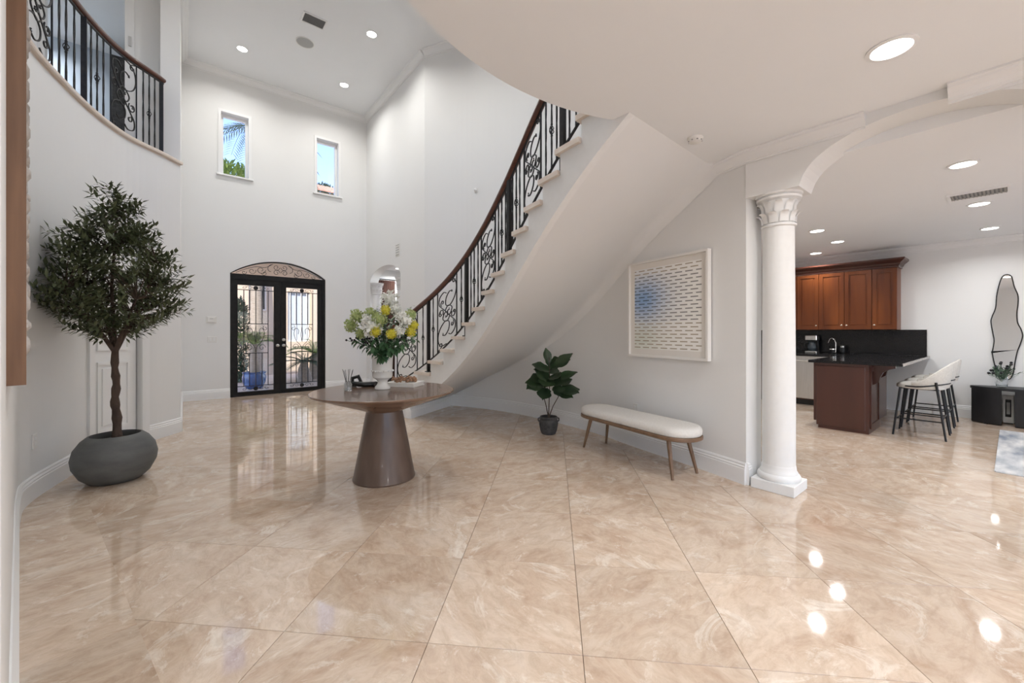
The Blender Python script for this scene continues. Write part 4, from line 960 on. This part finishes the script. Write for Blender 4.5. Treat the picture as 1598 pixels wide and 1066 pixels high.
flip(pillow(MB(MBn), 1.47, .44, [(.012, .345), (0, .352), (0, .374), (.008, .382)])).build('seat_frame', 'bench_wood', t, smooth=True)
flip(pillow(MB(MBn), 1.46, .43, [(.012, .382), (.002, .392), (0, .42), (.006, .445), (.022, .459), (.05, .466), (.11, .470)])).build('cushion', 'boucle', t, smooth=True, angle=60)
for sx in (-1, 1):
    for sy in (-1, 1):
        flip(MB(MBn).tube([(sx*.52, sy*.13, .352), (sx*.60, sy*.172, 0)], [.022, .013], 12)).build('leg', 'bench_wood', t, smooth=True)

# ------------------------------------------------------------------ framed print
u0, u1 = RIGHT.near(4.057, 2.795), RIGHT.near(3.87, 1.776)
A, B = RIGHT.at(u0), RIGHT.at(u1); dv = (B-A).normalized(); nv = Vector((dv.y, -dv.x)); w_ = (B-A).length; A = A+nv*.012
MPn = Matrix(((dv.x, nv.x, 0, A.x), (dv.y, nv.y, 0, A.y), (0, 0, 1, 1.045), (0, 0, 0, 1)))
t = thing('framed_print', (A.x, A.y, 1.045), 'square white framed print of blue and green dashes above the bench', 'picture')
S = 1.055
m = MB(MPn); e = .022
m.box(0, e, 0, .05, 0, S).box(w_-e, w_, 0, .05, 0, S).box(e, w_-e, 0, .05, 0, e).box(e, w_-e, 0, .05, S-e, S); flip(m).build('frame', 'frame_white', t)
flip(MB(MPn).box(e, w_-e, .004, .022, e, S-e)).build('mat_board', 'paper', t)
pr = MB(MPn); a0, a1, z0, z1 = .085, w_-.085, .085, S-.085; NR, NC = 24, 7
def pc(u, v):
    bl = math.exp(-((u-.15)**2/.13+(v-.62)**2/.075)); gr = math.exp(-((u-.1)**2/.12+(v-.12)**2/.03))*.45
    c = Vector((.92, .905, .87)).lerp(Vector((.20, .38, .68)), bl*.9); return c.lerp(Vector((.52, .60, .46)), gr)
for r in range(NR):
    for c in range(14):
        x0_, x1_ = a0+(a1-a0)*c/14, a0+(a1-a0)*(c+1)/14; y0_, y1_ = z0+(z1-z0)*r/NR, z0+(z1-z0)*(r+1)/NR
        pr.col = tuple(pc((c+.5)/14, (r+.5)/NR)); pr.add([(x0_, .0225, y0_), (x1_, .0225, y0_), (x1_, .0225, y1_), (x0_, .0225, y1_)], [(0, 1, 2, 3)])
    off = (r % 2)*.5
    for c in range(-1, NC+1):
        x0_ = a0+(a1-a0)*(c+off)/NC; x1_ = x0_+(a1-a0)/NC*.70; x0_, x1_ = max(a0, x0_), min(a1, x1_)
        if x1_-x0_ < .01: continue
        v_ = (r+.5)/NR; u_ = ((x0_+x1_)/2-a0)/(a1-a0)
        k = pc(u_, v_); dk = k*.30 if .35 < v_ < .92 else Vector((.42, .33, .20)).lerp(k*.5, .4); y_ = z0+(z1-z0)*v_
        pr.col = tuple(dk); pr.add([(x0_, .0232, y_-.0055), (x1_, .0232, y_-.0055), (x1_, .0232, y_+.0055), (x0_, .0232, y_+.0055)], [(0, 1, 2, 3)])
pr.build('printed_sheet', 'print', t)

# ------------------------------------------------------------------ oak framed relief at the left edge
def wpt(px, z_depth): 
    tt = (px-CX)/F; return Vector((FX+RX*tt, FY+RY*tt))*z_depth
ax = Vector((-.2007, 1)).normalized(); ny = Vector((ax.y, -ax.x)); DA = 1.04
A = wpt(7, DA); B = wpt(36.5, DA); th = .036
MA = Matrix(((ny.x, ax.x, 0, A.x), (ny.y, ax.y, 0, A.y), (0, 0, 1, 0), (0, 0, 0, 1)))        # local x out of the wall, y along the wall
t = thing('relief_artwork', (A.x, A.y, 1.13), 'oak framed textured relief hanging at the left edge', 'artwork')
zb0, zt0 = CH-(603-HY)/F*DA, 2.75
m = MB(MA).box(0, th, 0, .03, zb0, zt0).box(0, th, 1.27, 1.30, zb0, zt0).box(0, th, .03, 1.27, zb0, zb0+.03).box(0, th, .03, 1.27, zt0-.03, zt0); m.build('frame', 'frame_oak', t)
MB(MA).box(-.006, 0, .004, 1.296, zb0+.004, zt0).build('backing', 'black_wood', t)
MB(MA).box(0, th-.012, .03, 1.27, zb0+.03, zt0-.03).build('panel', 'felt', t)
peb = MB(MA); rr = random.Random(5)
for k in range(26):
    for j in range(14):
        z = zb0+.08+(zt0-zb0-.16)*(k+rr.random()*.6)/26; y = .07+1.16*(j+rr.random()*.6)/14
        peb.ball((th-.012, y, z), (.021*rr.uniform(.7, 1.1), .034, .028*rr.uniform(.7, 1.3)), 8, 5)
stuff(peb.build('felt_pebbles', 'felt', t, smooth=True))

# ------------------------------------------------------------------ kitchen
def px_x(px, py, X):
    tt = (px-CX)/F; s = X/(FX+RX*tt); return ((FY+RY*tt)*s, CH+(HY-py)/F*s)          # (y, z) on a plane x = X
def cab_door(mb_parent, y0, y1, z0, z1, X, knob_y, mt, kz=.07):
    g = .003; y0 += g; y1 -= g; z0 += g; z1 -= g; e = .055
    m = MB().box(X-.020, X, y0, y0+e, z0, z1).box(X-.020, X, y1-e, y1, z0, z1).box(X-.020, X, y0+e, y1-e, z0, z0+e).box(X-.020, X, y0+e, y1-e, z1-e, z1)
    d = m.build('cabinet_door', mt, mb_parent)
    MB().box(X-.008, X, y0+e, y1-e, z0+e, z1-e).build('inset_panel', mt, d)
    m = MB().rbox(X-.016, X-.006, y0+e+.022, y1-e-.022, z0+e+.022, z1-e-.022, .004); m.build('raised_panel', mt, d)
    if knob_y is not None: MB(Matrix.Translation((X-.02, knob_y, z0+kz)) @ Matrix.Rotation(-PI/2, 4, 'Y')).lathe([(.007, 0), (.006, .012), (.014, .02), (.014, .026), (.001, .03)], n=12).build('knob', 'brass', d, smooth=True)
CZ0, CZ1 = 1.357, 2.37
for (a, b, doors, lab) in ((1.18, 1.488, [(1.18, 1.488, 1.455)], 'single cherry wall cabinet at the right end of the row'), (1.490, 2.218, [(1.49, 1.853, 1.82), (1.855, 2.218, 1.89)], 'double cherry wall cabinet in the middle of the row'), (2.220, 2.93, [(2.22, 2.56, 2.255), (2.562, 2.93, 2.895)], 'cherry wall cabinet partly hidden behind the column')):
    c = thing('wall_cabinet', (9.18, (a+b)/2, CZ0), lab, 'cabinet', 'cherry wall cabinets')
    MB().box(9.0, 9.347, a, b, CZ0, CZ1).build('body', 'cherry', c)
    for d0, d1, ky in doors: cab_door(c, d0, d1, CZ0+.005, CZ1-.005, 9.0, ky, 'cherry')
cc = sweep(MB(), Path([(9.0, 2.93), (9.0, 1.18), (9.34, 1.18)]), [(0, 0), (.02, 0), (.022, .03), (.035, .04), (.045, .07), (.085, .105), (.09, .115), (.10, .12), (.10, .145), (0, .145)], z=CZ1+.001)
tag(cc.build('cabinet_crown', 'cherry_dark'), 'dark cherry crown moulding on top of the wall cabinets', 'moulding')
tag(MB().box(9.325, 9.348, .872, 3.3, .932, CZ0-.002).build('backsplash', 'granite'), 'glossy black granite backsplash under the wall cabinets', 'backsplash')
c = thing('base_cabinet', (9.05, 2.2, 0), 'low kitchen cabinet with a steel dishwasher front behind the peninsula', 'cabinet')
MB().box(8.76, 9.347, 1.76, 3.3, .10, .893).build('body', 'cherry_dark', c); MB().box(8.82, 9.34, 1.80, 3.3, .0, .10).build('toe_kick', 'black_wood', c)
dw = MB().rbox(8.735, 8.76, 1.95, 2.55, .12, .885, .004).build('dishwasher_door', 'steel', c); MB().tube([(8.70, 2.0, .80), (8.70, 2.5, .80)], .010, 8).build('handle', 'steel', dw)
cab_door(c, 2.56, 3.0, .12, .88, 8.76, 2.6, 'cherry_dark', .6)
ct = thing('countertop', (8, 1.5, .893), 'black granite countertop of the wall counter and the peninsula', 'countertop')
MB().prism([(6.80, .85), (9.345, .85), (9.345, 3.3), (8.70, 3.3), (8.70, 1.80), (6.80, 1.80)], .896, .931).build('slab', 'granite', ct)
MB().box(6.795, 9.34, .838, .85, .896, .931).build('bullnose_edge', 'edge_sheen', ct); MB().box(6.788, 6.80, .84, 1.80, .899, .928).build('bullnose_edge', 'granite', ct)  # pale strip on the stool side: polished sheen put into its colour
c = thing('peninsula', (7.5, 1.45, 0), 'dark cherry kitchen peninsula with a panelled end beside the stools', 'cabinet')
MB().box(6.85, 7.55, 1.165, 1.70, 0, .893).box(6.86, 7.5, 1.70, 1.755, .095, .893).build('end_block', 'cherry_dark', c)
MB().box(7.55, 8.74, 1.27, 1.74, .0, .893).build('body', 'cherry_dark', c)
MB().rbox(6.838, 6.852, 1.20, 1.72, .04, .86, .004).build('end_panel', 'cherry_dark', c)
m = MB().box(6.92, 7.48, 1.153, 1.165, .06, .12).box(6.92, 7.48, 1.153, 1.165, .80, .86).box(6.92, 6.98, 1.153, 1.165, .12, .80).box(7.42, 7.48, 1.153, 1.165, .12, .80); m.build('side_frame', 'cherry_dark', c)
for x in (7.12, 8.3):
    y0 = 1.165 if x < 7.5 else 1.27
    pts = [(y0, .885), (y0-.22, .885), (y0-.22, .85), (y0-.16, .83), (y0-.10, .79), (y0-.07, .72), (y0-.06, .66), (y0-.02, .63), (y0, .62)]
    m = MB(); n_ = len(pts); m.add([(x-.04, y, z) for y, z in pts]+[(x+.04, y, z) for y, z in pts], [list(range(n_)), list(range(n_, 2*n_))[::-1]]+[((i+1) % n_, i, n_+i, n_+(i+1) % n_) for i in range(n_)]); m.build('corbel', 'cherry_dark', c)
# things on the wall counter
def cy(px, X=9.12): return px_x(px, 550, X)[0]
y = cy(1267); X = 9.14; t = thing('coffee_maker', (X, y, .931), 'silver and black coffee maker on the wall counter', 'coffee maker')
MB().rbox(X-.10, X+.10, y-.09, y+.09, .931, .965, .008).build('base', 'steel', t); MB().rbox(X+.03, X+.10, y-.085, y+.085, .965, 1.18, .008).build('tower', 'black_metal', t); MB().rbox(X-.09, X+.10, y-.09, y+.09, 1.16, 1.26, .012).build('brew_head', 'steel', t)
cf = MB().lathe([(.05, .97), (.066, .99), (.07, 1.04), (.055, 1.10), (.045, 1.12), (.05, 1.14), (.001, 1.14)], (X-.03, y, 0), 20).build('carafe', 'dark_glass', t, smooth=True)
MB().tube([(X-.06, y+.05, 1.12), (X-.08, y+.10, 1.11), (X-.08, y+.10, 1.03), (X-.06, y+.065, 1.01)], .009, 6).build('carafe_handle', 'black_metal', cf, smooth=True)
y = cy(1298); t = thing('french_press', (X, y, .931), 'black and chrome milk frother stand next to the coffee maker', 'kitchen gadget')
MB().lathe([(.05, 0), (.052, .012), (.042, .02), (.042, .12), (.045, .125), (.001, .13)], (X, y, .931), 20).build('cup', 'black_metal', t, smooth=True); MB().lathe([(.046, .07), (.046, .085)], (X, y, .931), 20).build('band', 'chrome', t)
MB().tube([(X, y-.05, .95), (X, y-.055, 1.12), (X, y-.03, 1.19), (X, y, 1.205), (X, y+.03, 1.19), (X, y+.055, 1.12)], .008, 8).build('handle', 'chrome', t, smooth=True)
y = cy(1314); t = thing('soap_bottle', (X, y, .931), 'small dark bottle with a silver cap on the wall counter', 'bottle')
MB().lathe([(.033, 0), (.035, .004), (.035, .10), (.028, .115), (.001, .116)], (X, y, .931), 18).build('bottle_body', 'black_metal', t, smooth=True); MB().lathe([(.03, .112), (.031, .14), (.02, .148), (.001, .148)], (X, y, .931), 18).build('cap', 'steel', t, smooth=True)
# counter stools
def stool(x, y, label):
    t = thing('counter_stool', (x, y, 0), label, 'stool', 'counter stools at the peninsula')
    m = MB(Matrix.Translation((x, y, 0)))
    prof = [(.03, .600), (.0, .612), (.0, .645), (.02, .662), (.07, .672), (.15, .675)]
    rows = []
    def ring(i): return [((.235-i)*math.copysign(abs(math.cos(a))**.7, math.cos(a)), (.225-i)*math.copysign(abs(math.sin(a))**.7, math.sin(a))) for a in [2*PI*k/28 for k in range(28)]]
    vs2 = [(px, py, z) for i, z in prof for px, py in ring(i)]
    m.add(vs2, [(a*28+j, a*28+(j+1) % 28, (a+1)*28+(j+1) % 28, (a+1)*28+j) for a in range(5) for j in range(28)]+[list(range(28))[::-1], list(range(5*28, 6*28))]); m.build('seat_cushion', 'stool_fabric', t, smooth=True, angle=60)
    m = MB(Matrix.Translation((x, y, 0))); vs2 = []; n_ = 24
    for k in range(n_+1):
        a = PI*(1+k/n_)-.0; a = PI-.25+(PI+.5)*k/n_; rr = max(0, -math.sin(a)); top = .69+.24*rr**1.1
        for q, (o, z) in enumerate(((.245, .625), (.252, .66), (.262+.02*rr, top-.02), (.255+.02*rr, top), (.235+.02*rr, top), (.222+.015*rr, top-.03), (.215, .66))):
            vs2.append((o*math.cos(a), o*math.sin(a), z))
    m.add(vs2, [(k*7+q, k*7+(q+1) % 7, (k+1)*7+(q+1) % 7, (k+1)*7+q) for k in range(n_) for q in range(7)]+[list(range(7)), list(range(n_*7, n_*7+7))[::-1]])
    flip(m).build('back_shell', 'stool_fabric', t, smooth=True, angle=60)
    L = {}
    for sx in (-1, 1):
        for sy in (-1, 1):
            a, b = Vector((sx*.20, sy*.17, .615)), Vector((sx*.235, sy*.235, 0)); L[sx, sy] = (a, b)
            if sy < 0: a = Vector((sx*.215, -.15, .70))
            MB(Matrix.Translation((x, y, 0))).tube([a, b], [.013, .010], 8).build('leg', 'black_metal', t, smooth=True)
    P = lambda sx, sy, z: L[sx, sy][1].lerp(L[sx, sy][0], z/.615)
    for (s1, s2_, z) in (((-1, -1), (-1, 1), .22), ((1, -1), (1, 1), .22), ((-1, 1), (1, 1), .20), ((-1, -1), (1, -1), .26)):
        MB(Matrix.Translation((x, y, 0))).tube([P(*s1, z), P(*s2_, z)], .008, 6).build('stretcher', 'black_metal', t)
    m = MB(Matrix.Translation((x, y, 0))); m.tube([(.25*math.cos(a)*1.02, .25*math.sin(a)*1.02, .635+.05*max(0, -math.sin(a))) for a in [PI-.5+(PI+1.0)*k/20 for k in range(21)]], .008, 6); m.build('back_rim', 'black_metal', t)
    m = MB(Matrix.Translation((x, y, 0))); m.tube([(.20, .17, .606), (.20, -.17, .606), (-.20, -.17, .606), (-.20, .17, .606)], .009, 6, closed=True); m.build('seat_rail', 'black_metal', t)
    return t
s0 = stool(7.36, .74, 'cream counter stool nearest the viewer at the peninsula')
dup(s0, (7.98, .74, 0), 'cream counter stool in the middle of the three'); dup(s0, (8.60, .74, 0), 'cream counter stool nearest the far kitchen wall')

# ------------------------------------------------------------------ wavy mirror, console, purifier, plant, rug
lt = [(1480, 305), (1458, 312), (1440, 335), (1422, 390), (1408, 460), (1400, 540), (1376, 600), (1369, 640), (1383, 720), (1390, 770), (1377, 850)]
rt = [(1510, 320), (1530, 390), (1555, 450), (1556, 510), (1548, 575), (1553, 640), (1578, 690), (1588, 735), (1572, 790), (1552, 840), (1540, 893)]
f1 = lambda q: (1240+q[0]/4.464, 360+q[1]/4.464); f2 = lambda q: (1380+q[0]/3.807, 420+q[1]/3.807)
left_ = [f1(q) for q in lt]+[f2(q) for q in ((640, 490), (652, 550), (664, 590), (690, 640))]
right_ = [f1(q) for q in rt]+[f2(q) for q in ((775, 560), (765, 620), (740, 655))]
ol = [px_x(a, b, 9.33) for a, b in left_]+[px_x(a, b, 9.33) for a, b in right_[::-1]]
ol = [(p.x, p.y) for p in spline(ol+[ol[0]], 5)][:-1]; n_ = len(ol)
t = thing('wavy_mirror', (9.33, .07, .6), 'tall narrow mirror with a wavy outline on the far wall', 'mirror')
m = MB(); m.add([(9.33, y, z) for y, z in ol]+[(9.349, y, z) for y, z in ol], [list(range(n_)), list(range(n_, 2*n_))[::-1]]+[((i+1) % n_, i, n_+i, n_+(i+1) % n_) for i in range(n_)]); m.build('mirror_glass', 'mirror', t)
MB().tube([(9.332, y, z) for y, z in ol], .007, 6, closed=True).build('thin_frame', 'black_metal', t, smooth=True)
t = thing('console_table', (9.1, -.3, 0), 'low black oval console table under the wavy mirror', 'console table')
CT = .53
sx_ = [(9.09+.235*math.cos(a), -.35+.75*math.sin(a)) for a in [2*PI*k/48 for k in range(48)]]
MB().prism(sx_, CT-.035, CT).build('table_top', 'black_wood', t, smooth=True, angle=30)
for (y0, y1) in ((.10, .385), (-1.085, -.80), (-.22, -.02)):
    pts = []
    for k in range(9):
        y = y0+(y1-y0)*k/8; q = max(0, 1-((y+.35)/.75)**2)**.5; pts.append((9.09-.225*q, y))
    pts2 = [(9.09+.9*(9.09-x)*.9, y) for x, y in pts[::-1]]
    MB().prism((pts+pts2)[::-1], 0.012, CT-.035).build('curved_leg_panel', 'black_wood', t, smooth=True, angle=30)
    MB().box(pts[1][0]+.03, pts[1][0]+.06, (y0+y1)/2-.02, (y0+y1)/2+.02, 0, .012).build('foot', 'black_metal', t)
t = thing('air_purifier', (9.24, .045, 0), 'white box appliance with a black window under the console', 'appliance')
MB().rbox(9.20, 9.325, -.015, .095, .012, .41, .008).build('case', 'plastic_white', t); MB().rbox(9.194, 9.202, .012, .068, .10, .35, .004).build('window_bezel', 'black_metal', t); MB().rbox(9.190, 9.196, .024, .056, .14, .31, .002).build('display', 'grey_grille', t)
MB().box(9.21, 9.32, 0, .08, 0, .012).build('foot', 'black_metal', t)
X, Yv = 9.08, px_x(1563, 600, 9.08)[0]
t = thing('glass_vase', (X, Yv, CT), 'small clear glass vase on the black console', 'vase')
MB().lathe([(.04, 0), (.055, .01), (.062, .06), (.055, .11), (.058, .12), (.054, .12), (.05, .10), (.055, .06), (.045, .015), (.001, .012)], (X, Yv, CT), 24).build('vase_body', 'jar_glass', t, smooth=True)
t = thing('thistle_bunch', (X, Yv, CT+.10), 'bunch of dark thistles and leaves in the glass vase', 'flowers')
m = MB(); m2 = MB(); m3 = MB(); rr = random.Random(9)
for k in range(22):
    a = k*2.4; el = .35+.9*rr.random(); L = .15+.08*rr.random(); d = Vector((math.cos(a)*math.cos(el), math.sin(a)*math.cos(el), math.sin(el))); b = Vector((X, Yv, CT+.08)); e = b+d*L+up*.04
    m.tube([b, b.lerp(e, .5)+up*.02, e], .0025, 4)
    if k % 2: MB().ball(e, .018, 7, 5).build('thistle_head', 'berry', t, smooth=True)
    for j in range(5): m2.leaf(b.lerp(e, .45+.1*j), d+Vector((rr.uniform(-1, 1), rr.uniform(-1, 1), rr.uniform(-.3, .8))), up, .06, .022, .1, .2, 1)
m.build('stems', 'palm_dark', t); m2.build('leaves', 'palm_dark', t)
t = thing('rug', (7.2, -1.0, 0), 'grey and white abstract rug at the right edge of the kitchen', 'rug')
MB().rbox(5.96, 8.50, -2.2, .11, .001, .011, .003).build('pile', 'rug_weave', t)
for x in (5.94, 8.50): MB().box(x, x+.02, -2.19, .10, .001, .007).build('binding', 'rug_weave', t)
# curtain beyond the small arch
t = thing('curtain', (4.0, 9.82, 0), 'dark brown curtain seen through the small arch', 'curtain')
m = MB(); vs2 = []; n_ = 60
for k in range(n_+1):
    x = 3.76+.40*k/n_; y = 9.82+.03*math.sin(k*.9)
    vs2 += [(x, y, .03), (x, y, 2.60)]
m.add(vs2, [(2*k, 2*k+2, 2*k+3, 2*k+1) for k in range(n_)]+[]); o = m.build('drape', 'curtain', t, smooth=True, angle=80)
md = o.modifiers.new('thick', 'SOLIDIFY'); md.thickness = .008
MB().tube([(3.72, 9.82, 2.62), (5.8, 9.82, 2.62)], .014, 8).build('rod', 'black_metal', t)
# dark cabinet in the upstairs room
t = thing('tall_cabinet', (-.78, 9.6, Z2-.06), 'narrow tall dark grey cabinet in the upstairs room behind the railing', 'cabinet')
MB().rbox(-.90, -.655, 9.3, 9.85, Z2+.02, Z2+2.3, .01).build('body', 'dark_pot', t)
for z in (.1, .82, 1.54): MB().rbox(-.885, -.67, 9.285, 9.305, Z2+z, Z2+z+.68, .006).build('cabinet_door', 'dark_pot', t)
for sx in (-.86, -.70): MB().box(sx-.02, sx+.02, 9.35, 9.39, Z2-.06, Z2+.02).build('foot', 'dark_pot', t)

# ------------------------------------------------------------------ outside
st(MB().box(-40, 60, 10.16, 80, -.3, -.05).build('courtyard_ground', 'paver'), 'pale paved courtyard beyond the front doors', 'ground')
st(MB().box(-60, 70, -60, -6.2, -.3, -.05).build('garden_ground', 'paver'), 'paved terrace behind the house', 'ground')
CYD = 15.0
def ox(px, Y): tt = (px-CX)/F; return (FX+RX*tt)/(FY+RY*tt)*Y
def oz(px, py, Y): tt = (px-CX)/F; return CH+(HY-py)/F*Y/(FY+RY*tt)
h_ = thing('courtyard_house', (3.5, CYD, -.05), 'sunlit beige stucco house wing across the courtyard', 'building')
ws = [(ox(388, CYD), ox(396, CYD), 1.95, 2.85), (ox(404, CYD), ox(416, CYD), 2.0, 2.95), (ox(449, CYD), ox(483, CYD), 1.0, 2.65)]
HP = Path([(-2, CYD), (9, CYD)])
wall(MB(), HP, -.05, 3.5, .3, [(a+2, b+2, c, d) for a, b, c, d in ws]).build('stucco_wall', 'stucco', h_)
for i, (a, b, c, d) in enumerate(ws):
    f = MB().box(a, a+.04, CYD+.05, CYD+.12, c, d).box(b-.04, b, CYD+.05, CYD+.12, c, d).box(a+.04, b-.04, CYD+.05, CYD+.12, c, c+.04).box(a+.04, b-.04, CYD+.05, CYD+.12, d-.04, d).build('window', 'trim_paint', h_)
    MB().box(a+.04, b-.04, CYD+.08, CYD+.09, c+.04, d-.04).build('pane', 'dark_glass' if i < 2 else 'hall_paint', f)
    if i == 2:
        for k in range(4): x = a+(b-a)*(k+.5)/4; MB().box(x-.012, x+.012, CYD+.03, CYD+.05, c, d).build('shutter_bar', 'trim_paint', f)
m = MB()
for k in range(3): m.box(-2, 9, CYD-.3, CYD+.2, 3.5+.05*k, 3.54+.05*k)
m.build('eave', 'stucco_white', h_)
MB().box(ox(486, CYD), ox(492, CYD)+.25, CYD-.25, CYD+.02, -.05, 3.5).build('pilaster', 'stucco', h_)
st(MB().box(-1.2, 4.8, 10.16, 13.0, 2.86, 3.1).build('ceiling_porch', 'stucco'), 'beige porch ceiling outside above the transom', 'ceiling')
# roof seen through the right high window
RY0 = 21.0; z0_ = oz(512, 309, RY0)+.30
rf = thing('tile_roof', (8, RY0, z0_), 'red barrel tile roof seen through the right high window', 'roof')
MB().box(3.5, 12.5, RY0+.3, RY0+6, -.05, z0_).build('supporting_wall', 'stucco', rf)
tb = None; sl = Vector((0, .92, .39)).normalized()
tl = MB(); n_ = 8; L_ = .46
tl.add([(.11*math.cos(PI*j/n_)+0, sl.y*L_*e, sl.z*L_*e+.075*math.sin(PI*j/n_)-(.03*e)) for e in (0, 1) for j in range(n_+1)], [(j, j+1, n_+2+j, n_+1+j)[::-1] for j in range(n_)]+[list(range(n_+1))])
rows_, cols_ = 6, 34; cnt = 0
t1 = tl.build('roof_tile', 'terracotta', smooth=True, origin=(0, 0, 0), angle=60)
for r in range(rows_):
    for c in range(cols_):
        o = t1 if cnt == 0 else t1.copy()
        if cnt: COL.objects.link(o)
        o.parent = rf; o.location = (3.6-8+.25*c, sl.y*.42*r, sl.z*.42*r); cnt += 1
MB().add([(3.4, RY0, z0_-.02), (12.3, RY0, z0_-.02), (12.3, RY0+sl.y*2.6, z0_+sl.z*2.6-.02), (3.4, RY0+sl.y*2.6, z0_+sl.z*2.6-.02)], [(0, 1, 2, 3)]).build('roof_deck', 'terracotta', rf)
def frond(mb, base, d, L, n, wl, droop=.6, side=None):
    d = d.normalized(); pts = []
    for k in range(9):
        u = k/8; pts.append(base+d*(L*u)-up*(droop*L*u*u))
    mb.tube(pts, [.012*(1-.8*k/8)+.002 for k in range(9)], 4)
    for k in range(n):
        u = .12+.88*k/n; i = min(7, int(u*8)); p = pts[i].lerp(pts[i+1], u*8-i); tdir = (pts[i+1]-pts[i]).normalized(); sd = tdir.cross(up).normalized()
        for s in (-1, 1): mb.leaf(p, sd*s*.9+tdir*.7+up*.15, up, wl*(1-.55*abs(u-.45)), .022+.01*wl, .25, .1, 1)
def palm(name, x, y, z, th, nf, L, label, mt='palm_leaf', r0=.07, seed=1, up0=.55, droop=.55, wl=.26):
    t = thing(name, (x, y, z), label, 'palm'); rr = random.Random(seed)
    MB().tube([(x+.01*math.sin(k), y, z+th*k/8) for k in range(9)], [r0*(1.5-.9*k/8)+.006*(k % 2) for k in range(9)], 10).build('trunk', 'palm_trunk', t, smooth=True)
    for k in range(nf):
        a = 2*PI*k/nf+rr.uniform(-.2, .2); e = up0+rr.uniform(-.3, .45); m = MB()
        frond(m, Vector((x, y, z+th)), Vector((math.cos(a)*math.cos(e), math.sin(a)*math.cos(e), math.sin(e))), L*rr.uniform(.85, 1.1), 24, wl, droop); m.build('frond', mt, t)
    return t
bx, by = 1.375, 11.6
t = thing('blue_pot', (bx, by, -.05), 'glossy blue pot outside the left door glass', 'pot')
MB().lathe([(.15, 0), (.17, .01), (.24, .16), (.255, .28), (.235, .36), (.25, .38), (.25, .405), (.22, .405), (.21, .34), (.001, .33)], (bx, by, -.05), 28).build('pot_body', 'blue_glaze', t, smooth=True)
MB().lathe([(.212, .345), (.001, .36)], (bx, by, -.05), 20).build('soil_top', 'soil', t)
palm('potted_palm', bx, by, .30, .72, 20, .80, 'small green palm growing in the blue pot outside', seed=4, r0=.075, up0=.75)
palm('cycad', 2.62, 12.3, -.05, .55, 18, .85, 'dark green cycad outside the right door glass', 'palm_dark', .14, 8, .35, .35, .22)
palm('cycad', 3.02, 12.9, -.05, .75, 16, .90, 'bushy green cycad behind the first, at the right edge of the door', 'palm_leaf', .12, 11, .5, .4, .24)
def bush(name, x, y, z, rx, ry, rz, n, mt, label, L=.10, trunk=None, seed=2):
    t = thing(name, (x, y, trunk if trunk is not None else z), label, 'tree' if trunk is not None else 'shrub'); rr = random.Random(seed); m = MB()
    for k in range(n):
        v = Vector((rr.gauss(0, 1), rr.gauss(0, 1), rr.gauss(0, 1))).normalized()*(rr.random()**.25); p = Vector((x+v.x*rx, y+v.y*ry, z+rz+v.z*rz))
        m.leaf(p, v+Vector((rr.uniform(-.6, .6), rr.uniform(-.6, .6), rr.uniform(-.2, .8))), up, L*rr.uniform(.7, 1.3), L*.45, .15, .2, 1)
    stuff(m.build('foliage', mt, t))
    zb_ = trunk if trunk is not None else z
    MB().tube([(x, y, zb_), (x+.03, y, z+rz*.8), (x, y, z+rz*1.3)], [.10 if trunk is not None else .03, .06 if trunk is not None else .02, .01], 8).build('trunk', 'palm_trunk', t, smooth=True)
bush('hedge_shrub', ox(375, 13.2), 13.2, -.05, .22, .22, 1.15, 2600, 'palm_dark', 'tall clipped shrub at the left edge of the door glass')
wy = 16.5; wx = ox(362, wy); wz = oz(362, 262, wy)
bush('broadleaf_tree', wx, wy, wz-1.6, 1.1, 1.0, .85, 4200, 'hedge_leaf', 'sunlit yellow green tree at the bottom of the left high window', .16, -.05, 6)
bush('broadleaf_tree', ox(513, 24.5), 25.5, oz(513, 288, 25.5)-2.2, .9, .9, 1.05, 2500, 'palm_dark', 'dark treetop above the red roof in the right high window', .18, -.05, 8)
py_ = 14.5; ppx = ox(400, py_)
t = palm('tall_palm', ppx, py_, -.05, oz(395, 205, py_)+.2, 16, 2.0, 'tall palm whose fronds hang in the left high window', 'palm_dark', .13, 15, .25, .75, .45)
